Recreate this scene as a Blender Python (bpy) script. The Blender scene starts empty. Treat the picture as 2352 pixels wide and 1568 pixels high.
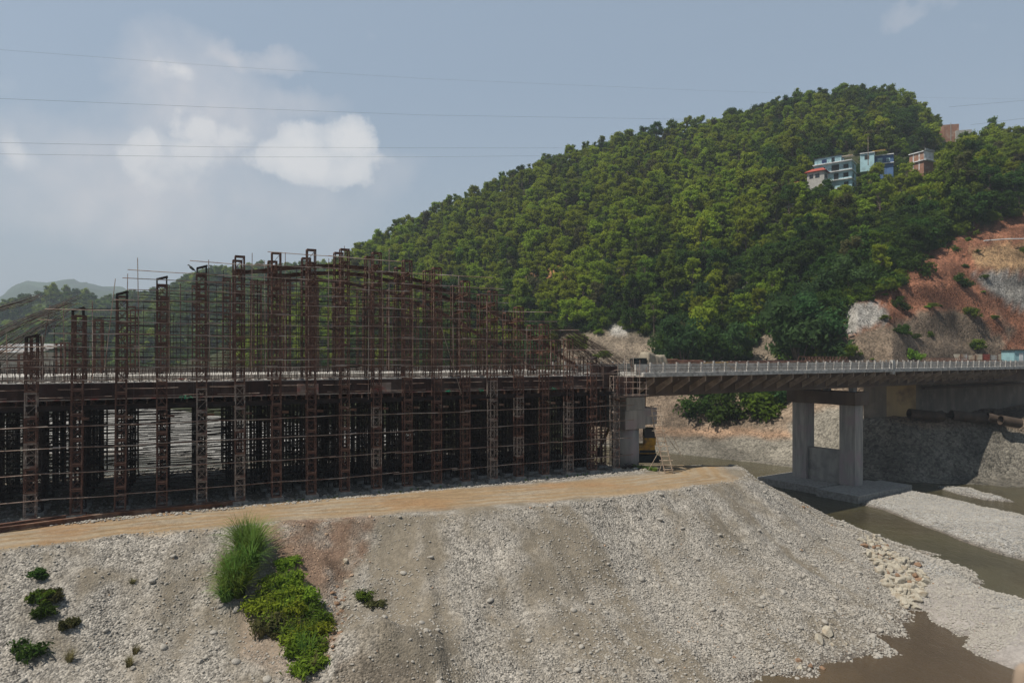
import bpy, math, random
import numpy as np
from mathutils import Vector, Matrix
random.seed(7); rng = np.random.default_rng(7)
C = bpy.context.scene.collection
R = math.radians

# ------------------------------------------------------------------ camera
CZ = 12.8                                   # eye height above the work platform
cam_d = bpy.data.cameras.new("camera"); cam = bpy.data.objects.new("camera", cam_d); C.objects.link(cam)
cam.location = (0, 0, CZ); cam.rotation_euler = (R(90), 0, 0)
cam_d.lens = 24; cam_d.sensor_width = 36; cam_d.shift_y = 36/2352
cam_d.clip_start = 0.1; cam_d.clip_end = 20000
bpy.context.scene.camera = cam
cam_d.dof.use_dof = True; cam_d.dof.focus_distance = 80; cam_d.dof.aperture_fstop = 4
def P(x, y, Y): return Vector(((x-1176)/1568*Y, Y, CZ+(820-y)/1568*Y))       # measured bearing + depth -> world
def G(x, y, z=0.0): return P(x, y, (CZ-z)*1568/(y-820))                      # measured bearing on a level -> world
def disp(X, Y, Z): return 1176+1568*X/Y, 820-1568*(Z-CZ)/Y

# ------------------------------------------------------------------ world, sun, exposure
SUN_EL, SUNH = R(60), Vector((.93, 0.37, 0)).normalized()
w = bpy.data.worlds.new("World"); bpy.context.scene.world = w; w.use_nodes = True
nt = w.node_tree; nt.nodes.clear(); N = nt.nodes.new; L = nt.links.new
def mth(op, a, b=None, c=None, clamp=False, tree=None):
    t = tree or nt
    n = t.nodes.new('ShaderNodeMath'); n.operation = op; n.use_clamp = clamp
    for i, v in enumerate((a, b, c)):
        if v is None: continue
        if isinstance(v, (int, float)): n.inputs[i].default_value = v
        else: t.links.new(v, n.inputs[i])
    return n.outputs[0]
def mixc(fac, a, b, tree=None, mode='MIX'):
    t = tree or nt
    n = t.nodes.new('ShaderNodeMix'); n.data_type = 'RGBA'; n.blend_type = mode
    for s, v in ((n.inputs[0], fac), (n.inputs[6], a), (n.inputs[7], b)):
        if isinstance(v, (int, float)): s.default_value = v
        elif isinstance(v, (tuple, list)): s.default_value = (*v[:3], 1)
        else: t.links.new(v, s)
    return n.outputs[2]
sky = N('ShaderNodeTexSky'); sky.sky_type = 'NISHITA'; sky.sun_disc = False
sky.sun_elevation = SUN_EL; sky.sun_rotation = R(-107); sky.air_density = 1.0; sky.dust_density = 3.0; sky.ozone_density = 1.0
tc = N('ShaderNodeTexCoord'); sep = N('ShaderNodeSeparateXYZ'); L(tc.outputs['Generated'], sep.inputs[0])
nz = N('ShaderNodeTexNoise'); nz.inputs['Scale'].default_value = 9; nz.inputs['Detail'].default_value = 8; nz.inputs['Roughness'].default_value = .58
L(tc.outputs['Generated'], nz.inputs['Vector'])
nz2 = N('ShaderNodeTexNoise'); nz2.inputs['Scale'].default_value = 22; nz2.inputs['Detail'].default_value = 6
L(tc.outputs['Generated'], nz2.inputs['Vector'])
sn = N('ShaderNodeSeparateColor'); L(nz.outputs['Color'], sn.inputs[0])
az = mth('ADD', mth('ARCTAN2', sep.outputs[0], sep.outputs[1]), mth('MULTIPLY', mth('SUBTRACT', sn.outputs[0], .5), .16))
el = mth('ADD', mth('ARCSINE', sep.outputs[2]), mth('MULTIPLY', mth('SUBTRACT', sn.outputs[1], .5), .12))
def blob(x, y, rx, ry, wt):
    a = math.atan((x-1176)/1568); e = math.atan((820-y)/1568*math.cos(a))
    da = mth('DIVIDE', mth('SUBTRACT', az, a), rx/1568*math.cos(a)**2); de = mth('DIVIDE', mth('SUBTRACT', el, e), ry/1568*math.cos(a))
    r2 = mth('ADD', mth('MULTIPLY', da, da), mth('MULTIPLY', de, de))
    return mth('MULTIPLY', mth('SUBTRACT', 1.0, r2, clamp=True), wt)
def clouds(lst):
    o = None
    for b in lst:
        k = blob(*b); o = k if o is None else mth('MAXIMUM', o, k)
    return o
crisp = clouds([(680,350,118,72,1.0),(800,335,92,66,1.0),(745,380,165,45,.75),(325,345,80,55,.62),(430,290,80,58,.64),(520,310,75,50,.48),(400,360,150,70,.5),(20,340,90,60,.42),(400,165,80,34,.42)])
soft = clouds([(450,250,240,190,.72),(300,430,380,170,.72),(420,160,120,48,.75),(520,105,95,38,.6),(620,120,80,28,.45),(620,235,200,52,.42),(240,470,430,130,.55),(90,380,210,70,.5),
               (0,320,110,80,.5),(540,470,420,140,.45),(640,490,90,40,.4),(470,330,260,130,.5),(2110,15,70,22,.3),(870,420,120,70,.3)])
ck = mth('MULTIPLY', mth('SUBTRACT', mth('ADD', crisp, mth('MULTIPLY', mth('SUBTRACT', nz2.outputs[0], .5), .9)), .16), 3.4, clamp=True)
nz3 = N('ShaderNodeTexNoise'); nz3.inputs['Scale'].default_value = 40; nz3.inputs['Detail'].default_value = 7
L(tc.outputs['Generated'], nz3.inputs['Vector'])
ck = mth('MULTIPLY', ck, mth('ADD', mth('ADD', mth('MULTIPLY', crisp, .75), .05), mth('MULTIPLY', nz3.outputs[0], .5)), clamp=True)
sf = mth('MULTIPLY', mth('ADD', soft, mth('MULTIPLY', mth('MULTIPLY', mth('SUBTRACT', nz2.outputs[0], .5), .5), mth('MULTIPLY', soft, 2.0, clamp=True))), 0.95, clamp=True)
hz = mth('SUBTRACT', 1.0, mth('MULTIPLY', mth('ABSOLUTE', sep.outputs[2]), 2.6), clamp=True)        # humid air near the horizon
hz = mth('MULTIPLY', mth('POWER', hz, 1.6), .75)
# the humid white-out is everywhere low over the horizon, thinner to the right
SKYGAIN = 1.0
col = mixc(0.6, sky.outputs[0], (3.0, 3.75, 4.5))
col = mixc(hz, col, (4.0, 4.35, 4.65))
high = mth('MULTIPLY', mth('SUBTRACT', sep.outputs[2], .48), 3.2, clamp=True)      # zenith out of view darkened to deepen the shadows
col = mixc(high, col, (.8, 1.15, 1.7))
col = mixc(mth('MULTIPLY', mth('MULTIPLY', sep.outputs[1], -2.0), 1.0, clamp=True), col, (1.1, 1.5, 2.0))   # unseen sky behind the camera dimmed, for less fill in the shadows
sf = mth('MULTIPLY', sf, mth('ADD', .55, mth('MULTIPLY', nz2.outputs[0], .9)), clamp=True)
col = mixc(mth('MULTIPLY', sf, .9), col, (5.75, 5.6, 5.75))
col = mixc(mth('MULTIPLY', ck, .85), col, (6.9, 6.8, 6.75))
bg = N('ShaderNodeBackground'); bg.inputs[1].default_value = 0.12
L(col, bg.inputs[0]); out = N('ShaderNodeOutputWorld'); L(bg.outputs[0], out.inputs[0])

sd = bpy.data.lights.new("sun", 'SUN'); sd.energy = 5.0; sd.angle = R(0.55); sd.color = (1.0, .94, .83)
so = bpy.data.objects.new("sun", sd); C.objects.link(so)
v = Vector((SUNH.x*math.cos(SUN_EL), SUNH.y*math.cos(SUN_EL), -math.sin(SUN_EL)))
so.rotation_euler = v.to_track_quat('-Z', 'Y').to_euler(); so.location = (0, 0, 200)
vs = bpy.context.scene.view_settings
vs.view_transform = 'Standard'; vs.look = 'None'; vs.gamma = 1; vs.use_curve_mapping = False; vs.exposure = 0.06
bpy.context.scene.cycles.max_bounces = 6; bpy.context.scene.cycles.diffuse_bounces = 3
bpy.context.scene.cycles.transparent_max_bounces = 8

# ------------------------------------------------------------------ helpers
def tag(o, label=None, cat=None, group=None, kind=None):
    if label: o['label'] = label
    if cat: o['category'] = cat
    if group: o['group'] = group
    if kind: o['kind'] = kind
    return o
def empty(name, loc=(0,0,0), label=None, cat=None, group=None):
    o = bpy.data.objects.new(name, None); C.objects.link(o); o.location = loc; o.empty_display_size = .2
    return tag(o, label, cat, group)
class MB:
    def __init__(s): s.v = []; s.f = []; s.m = []; s.mi = 0
    def quadbox(s, c8):
        b = len(s.v); s.v += [tuple(p) for p in c8]
        for f in ((0,3,2,1),(4,5,6,7),(0,1,5,4),(1,2,6,5),(2,3,7,6),(3,0,4,7)): s.f.append(tuple(b+i for i in f)); s.m.append(s.mi)
        return s
    def box(s, x0, x1, y0, y1, z0, z1):
        return s.quadbox([(x0,y0,z0),(x1,y0,z0),(x1,y1,z0),(x0,y1,z0),(x0,y0,z1),(x1,y0,z1),(x1,y1,z1),(x0,y1,z1)])
    def bar(s, a, b, w, h=None, up=(0,0,1)):
        a = Vector(a); b = Vector(b); h = h or w; d = (b-a).normalized(); u = Vector(up)
        if abs(d.dot(u)) > .98: u = Vector((0,1,0)) if abs(d.y) < .9 else Vector((1,0,0))
        r = d.cross(u).normalized(); u = r.cross(d).normalized(); r = r*(w/2); u = u*(h/2)
        return s.quadbox([a-r-u, a+r-u, a+r+u, a-r+u, b-r-u, b+r-u, b+r+u, b-r+u])
    def ibeam(s, a, b, w, h, t=.03):
        a = Vector(a); b = Vector(b); z = Vector((0,0,1))*(h/2-t/2)
        d = (b-a).normalized(); r = d.cross(Vector((0,0,1))).normalized(); z = r.cross(d).normalized()*(h/2-t/2)
        s.bar(a+z, b+z, w, t); s.bar(a-z, b-z, w, t); s.bar(a, b, t, h-2*t-.004); return s
    def tube(s, pts, r, n=6, cap=True):
        pts = [Vector(p) for p in pts]; b0 = len(s.v); rr = r if isinstance(r, (list, tuple)) else [r]*len(pts)
        for i, p in enumerate(pts):
            d = (pts[min(i+1, len(pts)-1)]-pts[max(i-1, 0)]).normalized()
            u = Vector((0,0,1)) if abs(d.z) < .9 else Vector((1,0,0)); x = d.cross(u).normalized(); y = x.cross(d)
            for k in range(n):
                a = 2*math.pi*k/n; s.v.append(tuple(p+x*(math.cos(a)*rr[i])+y*(math.sin(a)*rr[i])))
        for i in range(len(pts)-1):
            for k in range(n):
                k2 = (k+1) % n; s.f.append((b0+i*n+k, b0+i*n+k2, b0+(i+1)*n+k2, b0+(i+1)*n+k)); s.m.append(s.mi)
        if cap:
            s.f.append(tuple(b0+k for k in range(n))[::-1]); s.m.append(s.mi)
            s.f.append(tuple(b0+(len(pts)-1)*n+k for k in range(n))); s.m.append(s.mi)
        return s
    def prism(s, poly, z0, z1):
        b = len(s.v); n = len(poly); s.v += [(p[0],p[1],z0) for p in poly]+[(p[0],p[1],z1) for p in poly]
        s.f.append(tuple(range(b+n-1, b-1, -1))); s.f.append(tuple(range(b+n, b+2*n))); s.m += [s.mi]*2
        for i in range(n): j = (i+1) % n; s.f.append((b+i, b+j, b+n+j, b+n+i)); s.m.append(s.mi)
        return s
    def mesh(s, name, mats):
        me = bpy.data.meshes.new(name); me.from_pydata(s.v, [], s.f); me.update()
        for m in (mats if isinstance(mats, (list, tuple)) else [mats]): me.materials.append(m)
        if any(s.m): me.polygons.foreach_set('material_index', s.m)
        return me
    def build(s, name, mats, parent=None, bevel=0, smooth=False):
        o = bpy.data.objects.new(name, s.mesh(name, mats)); C.objects.link(o)
        if parent: o.parent = parent
        if bevel:
            b = o.modifiers.new('bevel', 'BEVEL'); b.width = bevel; b.segments = 2; b.limit_method = 'ANGLE'
        if smooth: o.data.polygons.foreach_set('use_smooth', [True]*len(o.data.polygons))
        return o
def inst(name, me, parent=None, loc=(0,0,0), rz=0, scale=None):
    o = bpy.data.objects.new(name, me); C.objects.link(o)
    if parent: o.parent = parent
    o.location = loc; o.rotation_euler = (0, 0, rz)
    if scale: o.scale = scale if isinstance(scale, (tuple, list)) else (scale,)*3
    return o

def npnoise(X, Y, sc, seed=0):
    X = np.asarray(X, float)/sc; Y = np.asarray(Y, float)/sc
    xi = np.floor(X).astype(np.int64); yi = np.floor(Y).astype(np.int64); fx = X-xi; fy = Y-yi
    fx = fx*fx*(3-2*fx); fy = fy*fy*(3-2*fy)
    def h(a, b):
        n = (a*374761393+b*668265263+seed*1442695041) & 0xffffffff
        n = ((n ^ (n >> 13))*1274126177) & 0xffffffff
        return ((n ^ (n >> 16)) & 0xffff)/65535.0
    return (h(xi,yi)*(1-fx)+h(xi+1,yi)*fx)*(1-fy)+(h(xi,yi+1)*(1-fx)+h(xi+1,yi+1)*fx)*fy-.5
def fbm(X, Y, sc, oct=4, seed=0):
    o = 0; a = 1
    for k in range(oct): o = o+a*npnoise(X, Y, sc/2**k, seed+k*17); a *= .5
    return o
def inpoly(X, Y, poly):
    X = np.asarray(X, float); Y = np.asarray(Y, float); c = np.zeros(X.shape, bool); n = len(poly)
    for i in range(n):
        x1, y1 = poly[i][:2]; x2, y2 = poly[(i+1) % n][:2]
        k = ((y1 > Y) != (y2 > Y)); c ^= k & (X < (x2-x1)*(Y-y1)/((y2-y1) if y2 != y1 else 1e-9)+x1)
    return c
def sdf(X, Y, poly):                         # >0 outside
    d = np.full(np.shape(X), 1e9); n = len(poly)
    for i in range(n):
        x1, y1 = poly[i][:2]; x2, y2 = poly[(i+1) % n][:2]; dx, dy = x2-x1, y2-y1
        t = np.clip(((X-x1)*dx+(Y-y1)*dy)/(dx*dx+dy*dy+1e-9), 0, 1)
        d = np.minimum(d, np.hypot(X-x1-t*dx, Y-y1-t*dy))
    return np.where(inpoly(X, Y, poly), -d, d)

# ------------------------------------------------------------------ materials
def newmat(name):
    m = bpy.data.materials.new(name); m.use_nodes = True; t = m.node_tree; b = t.nodes['Principled BSDF']; return m, t, b
def noise(t, scale, detail=5, vec=None, rough=.55, stretch=None):
    n = t.nodes.new('ShaderNodeTexNoise'); n.inputs['Scale'].default_value = scale; n.inputs['Detail'].default_value = detail; n.inputs['Roughness'].default_value = rough
    tcn = t.nodes.new('ShaderNodeTexCoord'); src = vec or tcn.outputs['Object']
    if stretch:
        mp = t.nodes.new('ShaderNodeMapping'); mp.inputs['Scale'].default_value = stretch; t.links.new(src, mp.inputs[0]); src = mp.outputs[0]
    t.links.new(src, n.inputs['Vector']); return n
def ramp(t, src, a, b):
    n = t.nodes.new('ShaderNodeMapRange'); n.inputs[1].default_value = a; n.inputs[2].default_value = b; t.links.new(src, n.inputs[0]); return n.outputs[0]
def mat(name, c1, c2=None, scale=3, rough=.85, metal=0, bump=0.0, bscale=30, stretch=None, c3=None, s3=1.0, spec=.3, a=.38, b=.62, objrand=0):
    m, t, bs = newmat(name); c2 = c2 or tuple(x*.7 for x in c1)
    n = noise(t, scale, 6, stretch=stretch); col = mixc(ramp(t, n.outputs[0], a, b), c1, c2, t)
    if c3:
        n3 = noise(t, s3, 6); col = mixc(ramp(t, n3.outputs[0], .5, .68), col, c3, t)
    if objrand:
        oi = t.nodes.new('ShaderNodeObjectInfo'); hs = t.nodes.new('ShaderNodeHueSaturation')
        t.links.new(mth('ADD', mth('MULTIPLY', oi.outputs['Random'], objrand), 1-objrand/2, tree=t), hs.inputs['Value']); t.links.new(col, hs.inputs['Color']); col = hs.outputs[0]
    t.links.new(col, bs.inputs['Base Color']); bs.inputs['Roughness'].default_value = rough; bs.inputs['Metallic'].default_value = metal
    bs.inputs['Specular IOR Level'].default_value = spec
    if bump:
        nb = noise(t, bscale, 4); bp = t.nodes.new('ShaderNodeBump'); bp.inputs['Strength'].default_value = bump; bp.inputs['Distance'].default_value = .05
        t.links.new(nb.outputs[0], bp.inputs['Height']); t.links.new(bp.outputs[0], bs.inputs['Normal'])
    return m
M = {}
M['rust'] = mat('rusty steel', (.125,.060,.043), (.065,.036,.028), 2.2, .8, c3=(.19,.11,.08), s3=.9, objrand=.5)
M['rust_dark'] = mat('dark and shade toned rusty steel', (.032,.020,.017), (.018,.013,.012), 2.2, .85, objrand=.4)  # darker copy of the rust; shade beneath the deck is put into the colour
M['palesteel'] = mat('weathered pale steel', (.27,.235,.205), (.12,.08,.062), 3, .6, c3=(.13,.06,.045), s3=1.3, objrand=.3)
M['pipe'] = mat('scaffold pipe', (.30,.23,.19), (.14,.075,.055), .8, .55, c3=(.42,.37,.33), s3=.5, objrand=.5)
M['pipe_dark'] = mat('shade toned scaffold pipe', (.05,.034,.028), (.028,.02,.018), .9, .7)  # inner tubes: colour darkened to stand in for the shade among them
M['ibeam'] = mat('rusty girder', (.20,.10,.062), (.09,.045,.032), 1.2, .75, c3=(.3,.22,.17), s3=.8)
M['form'] = mat('steel formwork', (.07,.036,.029), (.042,.026,.022), 1.4, .75, stretch=(1,1,.15), c3=(.12,.09,.08), s3=.35, bump=.3, bscale=6)
M['conc'] = mat('cast concrete', (.38,.355,.32), (.28,.268,.245), .9, .9, stretch=(1,1,.35), c3=(.24,.23,.215), s3=.7, bump=.25, bscale=9)
M['conc_light'] = mat('fresh concrete', (.60,.57,.53), (.44,.42,.39), 1.6, .9, c3=(.27,.255,.235), s3=1.9, bump=.2, bscale=9)
M['conc_pier'] = mat('board marked concrete', (.40,.37,.335), (.26,.25,.235), 1.8, .9, stretch=(1,1,.12), c3=(.36,.29,.29), s3=.45, bump=.3, bscale=7)
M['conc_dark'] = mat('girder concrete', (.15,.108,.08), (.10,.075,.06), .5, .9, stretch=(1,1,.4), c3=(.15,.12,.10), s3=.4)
M['strut'] = mat('strut concrete', (.46,.36,.28), (.27,.215,.175), 1, .85)
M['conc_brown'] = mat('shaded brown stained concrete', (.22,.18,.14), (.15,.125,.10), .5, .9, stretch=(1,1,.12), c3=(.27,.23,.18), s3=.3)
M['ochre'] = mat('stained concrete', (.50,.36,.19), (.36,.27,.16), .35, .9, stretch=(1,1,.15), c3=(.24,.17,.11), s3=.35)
M['footing'] = mat('footing concrete', (.38,.36,.33), (.25,.235,.215), 2.5, .95, bump=.4, bscale=14)
M['rebar'] = mat('rebar', (.065,.04,.032), (.035,.025,.022), 3, .7)
M['bamboo'] = mat('weathered bamboo', (.42,.34,.26), (.26,.19,.14), 2, .7)
M['tarp'] = mat('canvas tarpaulin', (.33,.285,.22), (.22,.19,.15), 1.6, .95, bump=.3, bscale=4)
M['black'] = mat('dark machine paint', (.03,.035,.033), (.018,.02,.02), 3, .5)
M['yellow'] = mat('yellow machine paint', (.62,.33,.03), (.45,.22,.03), 1.5, .45, c3=(.2,.12,.05), s3=2)
M['yellowpole'] = mat('yellow painted steel', (.65,.42,.06), (.42,.24,.06), 1.5, .5)
M['glass'] = mat('dark window glass', (.03,.035,.045), (.02,.025,.03), 1, .12, spec=.6)
M['blueglass'] = mat('blue tinted pane', (.03,.05,.16), (.02,.03,.09), 1, .15, spec=.6)
M['paleblue'] = mat('pale blue plaster', (.40,.60,.66), (.34,.51,.57), .5, .85, c3=(.30,.44,.48), s3=.5)
M['midblue'] = mat('blue plaster', (.10,.19,.38), (.08,.15,.30), .6, .85)
M['whitepaint'] = mat('white painted plaster', (.72,.73,.74), (.58,.6,.62), .7, .8, c3=(.4,.4,.4), s3=.8)
M['brick'] = mat('unplastered brick', (.33,.17,.115), (.25,.135,.10), 2, .9, c3=(.38,.28,.22), s3=.6)
M['block'] = mat('grey block wall', (.42,.41,.385), (.33,.32,.30), 2, .9)
M['redroof'] = mat('red metal roof', (.36,.08,.05), (.36,.07,.045), .8, .5)
M['tin'] = mat('grey tin sheet', (.45,.46,.46), (.33,.33,.32), .8, .5, c3=(.3,.2,.14), s3=.3)
M['tinblue'] = mat('blue tin sheet', (.30,.50,.55), (.24,.40,.45), .8, .6)
M['cream'] = mat('cream sheet', (.60,.54,.44), (.48,.42,.33), .8, .7, c3=(.35,.2,.12), s3=.6)
M['redsheet'] = mat('rust red sheet', (.30,.07,.05), (.2,.05,.04), .8, .7)
M['green_net'] = mat('green netting', (.05,.45,.24), (.04,.32,.2), 4, .8)
M['ply'] = mat('bleached plywood', (.42,.36,.31), (.28,.22,.19), 2, .9, c3=(.4,.12,.1), s3=1.2)
M['wire'] = mat('power cable', (.10,.11,.12), (.08,.09,.1), 1, .6)
M['pipe_big'] = mat('brown drain pipe', (.075,.05,.034), (.05,.036,.027), .8, .8, c3=(.10,.07,.05), s3=.6)
M['boulder'] = mat('pale limestone boulder', (.33,.30,.245), (.23,.205,.165), 1.6, .9, bump=.8, bscale=5, c3=(.27,.22,.16), s3=.9, objrand=.35)
M['boulder_red'] = mat('red brown boulder', (.21,.13,.08), (.15,.095,.065), 2.5, .9, bump=.5, bscale=5, objrand=.35)
M['pebble'] = mat('river pebble', (.37,.343,.305), (.24,.222,.198), 5, .85, objrand=.75)
M['pebble_brown'] = mat('brown river pebble', (.40,.29,.2), (.27,.19,.14), 5, .85, objrand=.7)
M['white'] = mat('white plastic', (.75,.75,.73), (.6,.6,.58), 2, .6)
M['bark'] = mat('bark', (.16,.125,.095), (.09,.07,.055), 2, .95)

def leafmat(name, c1, c2, tr=.45):
    m = bpy.data.materials.new(name); m.use_nodes = True; t = m.node_tree; t.nodes.clear()
    oi = t.nodes.new('ShaderNodeObjectInfo'); n = noise(t, .45, 3)
    k = mth('ADD', mth('MULTIPLY', n.outputs[0], .9), mth('MULTIPLY', oi.outputs['Random'], .6), tree=t)
    col = mixc(ramp(t, k, .45, 1.0), c1, c2, t)
    hs = t.nodes.new('ShaderNodeHueSaturation'); t.links.new(col, hs.inputs['Color'])
    t.links.new(mth('ADD', mth('MULTIPLY', mth('FRACT', mth('MULTIPLY', oi.outputs['Random'], 7.31, tree=t), tree=t), .55, tree=t), .72, tree=t), hs.inputs['Value'])
    t.links.new(mth('ADD', mth('MULTIPLY', mth('FRACT', mth('MULTIPLY', oi.outputs['Random'], 3.7, tree=t), tree=t), .035, tree=t), .4825, tree=t), hs.inputs['Hue'])
    d = t.nodes.new('ShaderNodeBsdfDiffuse'); tr_ = t.nodes.new('ShaderNodeBsdfTranslucent'); mx = t.nodes.new('ShaderNodeMixShader'); mx.inputs[0].default_value = tr
    t.links.new(hs.outputs[0], d.inputs[0]); t.links.new(hs.outputs[0], tr_.inputs[0]); t.links.new(d.outputs[0], mx.inputs[1]); t.links.new(tr_.outputs[0], mx.inputs[2])
    o = t.nodes.new('ShaderNodeOutputMaterial'); t.links.new(mx.outputs[0], o.inputs[0]); return m
M['leaf_lime'] = leafmat('yellow green leaves', (.36,.42,.045), (.22,.28,.03))
M['leaf_mid'] = leafmat('mid green leaves', (.20,.255,.03), (.115,.17,.024))
M['leaf_dark'] = leafmat('dark green leaves', (.095,.155,.03), (.055,.10,.022))
M['leaf_blue'] = leafmat('bluish bamboo leaves', (.105,.175,.055), (.06,.115,.04))
M['leaf_olive'] = leafmat('olive brown leaves', (.15,.145,.05), (.10,.10,.04))
M['leaf_bright'] = leafmat('bright green leaves', (.30,.39,.05), (.16,.25,.03))
M['grass'] = leafmat('grass blades', (.30,.42,.11), (.17,.27,.06))
M['drygrass'] = leafmat('dry grass', (.34,.30,.16), (.24,.22,.10))

def groundmat(name, vscale, bumpd, cell=.35, attr='col', fine=1.0):
    """vertex colour = the soil's own colour; pebbles come from a voronoi pattern"""
    m, t, b = newmat(name)
    at = t.nodes.new('ShaderNodeAttribute'); at.attribute_name = attr
    tcn = t.nodes.new('ShaderNodeTexCoord')
    vo = t.nodes.new('ShaderNodeTexVoronoi'); vo.inputs['Scale'].default_value = vscale; t.links.new(tcn.outputs['Object'], vo.inputs['Vector'])
    vo2 = t.nodes.new('ShaderNodeTexVoronoi'); vo2.inputs['Scale'].default_value = vscale*.42; t.links.new(tcn.outputs['Object'], vo2.inputs['Vector'])
    n = noise(t, .35, 7, rough=.65); n2 = noise(t, 2.2, 6)
    pe = t.nodes.new('ShaderNodeSeparateColor'); t.links.new(at.outputs['Color'], pe.inputs[0])
    peb = at.outputs['Alpha']                                           # how pebbly this ground is
    g = t.nodes.new('ShaderNodeSeparateColor'); t.links.new(vo.outputs['Color'], g.inputs[0])
    g2 = t.nodes.new('ShaderNodeSeparateColor'); t.links.new(vo2.outputs['Color'], g2.inputs[0])
    val = mth('ADD', mth('MULTIPLY', mth('SUBTRACT', g.outputs[0], .5, tree=t), mth('MULTIPLY', peb, 1.1*fine, tree=t), tree=t), 1.0, tree=t)
    val = mth('ADD', val, mth('MULTIPLY', mth('SUBTRACT', g2.outputs[1], .5, tree=t), mth('MULTIPLY', peb, .5, tree=t), tree=t), tree=t)
    val = mth('MULTIPLY', val, mth('ADD', mth('MULTIPLY', n.outputs[0], .7, tree=t), .65, tree=t), tree=t)
    val = mth('MULTIPLY', val, mth('ADD', mth('MULTIPLY', n2.outputs[0], .7, tree=t), .65, tree=t), tree=t)
    hs = t.nodes.new('ShaderNodeHueSaturation'); t.links.new(at.outputs['Color'], hs.inputs['Color']); t.links.new(val, hs.inputs['Value'])
    t.links.new(hs.outputs[0], b.inputs['Base Color']); b.inputs['Roughness'].default_value = .95; b.inputs['Specular IOR Level'].default_value = .15
    h = mth('ADD', mth('MULTIPLY', mth('SUBTRACT', 1.0, vo.outputs['Distance'], tree=t), mth('ADD', peb, .15, tree=t), tree=t), mth('MULTIPLY', n2.outputs[0], .8, tree=t), tree=t)
    bp = t.nodes.new('ShaderNodeBump'); bp.inputs['Strength'].default_value = .9; bp.inputs['Distance'].default_value = bumpd
    t.links.new(h, bp.inputs['Height']); t.links.new(bp.outputs[0], b.inputs['Normal'])
    return m
M['ground'] = groundmat('gravelly ground', 8.0, .09)
M['hillsoil'] = groundmat('hill soil and rock', 3.2, .14)
m, t, b = newmat('river water')
at = t.nodes.new('ShaderNodeAttribute'); at.attribute_name = 'col'
t.links.new(at.outputs['Color'], b.inputs['Base Color']); b.inputs['Roughness'].default_value = .09; b.inputs['Specular IOR Level'].default_value = .45
n1 = noise(t, 1.1, 7, stretch=(1,.5,1), rough=.65); bp = t.nodes.new('ShaderNodeBump'); bp.inputs['Strength'].default_value = .8; bp.inputs['Distance'].default_value = .22
t.links.new(n1.outputs[0], bp.inputs['Height']); t.links.new(bp.outputs[0], b.inputs['Normal']); M['water'] = m

def grid_mesh(name, V, nx, ny, col, m, kind='structure', smooth=True):
    """V (ny*nx,3) row-major, col (n,4)"""
    me = bpy.data.meshes.new(name); i = np.arange((ny-1)*(nx-1)); r = i//(nx-1); c = i % (nx-1); a = r*nx+c
    F = np.stack([a, a+1, a+nx+1, a+nx], 1).astype(np.int32)
    me.vertices.add(len(V)); me.vertices.foreach_set('co', np.asarray(V, np.float32).ravel())
    me.loops.add(F.size); me.loops.foreach_set('vertex_index', F.ravel())
    me.polygons.add(len(F)); me.polygons.foreach_set('loop_start', np.arange(0, F.size, 4, dtype=np.int32)); me.polygons.foreach_set('loop_total', np.full(len(F), 4, np.int32))
    me.update(calc_edges=True); me.validate()
    if smooth: me.polygons.foreach_set('use_smooth', np.ones(len(F), bool))
    ca = me.color_attributes.new('col', 'FLOAT_COLOR', 'POINT'); ca.data.foreach_set('color', np.asarray(col, np.float32).ravel())
    me.materials.append(m); o = bpy.data.objects.new(name, me); C.objects.link(o); tag(o, kind=kind); return o

# ------------------------------------------------------------------ setting: ground sheet
WL = -8.2
crest = [tuple(G(x, y, 0)[:2]) for x, y in ((0,1262),(300,1228),(500,1215),(850,1190),(1100,1178),(1300,1155),(1500,1133),(1640,1112),(1722,1094))]
PLAT = [(-170,-25),(-95,12),(-60,31)]+crest+[(26.8,79),(28.3,90),(30,110),(29,122),(6,127),(-6,117),(-49,98),(-113,68),(-200,25)]
BARS = [[(1980,1157),(2027,1140),(2082,1131),(2147,1140),(2215,1157),(2283,1174),(2352,1188),(2500,1225),(2500,1330),(2352,1287),(2283,1266),(2215,1242),(2164,1222),(2109,1203),(2044,1174)],
        [(2150,1118),(2232,1126),(2327,1152),(2266,1149),(2198,1134)],
        [(2130,1305),(2198,1331),(2266,1355),(2352,1382),(2600,1460),(2600,1640),(2352,1545),(2317,1532),(2259,1505),(2227,1488),(2235,1460),(2198,1455),(2150,1426),(2130,1396),(2099,1372),(2102,1338)]]
BARS = [[tuple(G(x, y, WL)[:2]) for x, y in b] for b in BARS]
BARS.append([(-100,150),(-60,142),(-25,165),(-28,215),(-60,300),(-170,300),(-160,200)])
def platform_top(X, Y):
    ramp_ = -.155*np.clip(Y-80, 0, 60)*np.clip((X-4)/8, 0, 1)-.2*np.clip(Y-96-.49*X, 0, 40)*np.clip((12-X)/8, 0, 1)
    return ramp_
def fallcoord(X, Y):
    d = np.full(np.shape(X), 1e9); CX = np.zeros(np.shape(X)); CY = np.zeros(np.shape(X)); pts = [(-60,31)]+crest+[(26.8,79),(28.3,90)]
    for i in range(len(pts)-1):
        (x1, y1), (x2, y2) = pts[i], pts[i+1]; dx, dy = x2-x1, y2-y1; t_ = np.clip(((X-x1)*dx+(Y-y1)*dy)/(dx*dx+dy*dy), 0, 1)
        a_, b_ = x1+t_*dx, y1+t_*dy; q = np.hypot(X-a_, Y-b_); m_ = q < d; d = np.where(m_, q, d); CX = np.where(m_, a_, CX); CY = np.where(m_, b_, CY)
    return CX+9*(X-CX)/np.maximum(d, .01), CY+9*(Y-CY)/np.maximum(d, .01)
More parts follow.
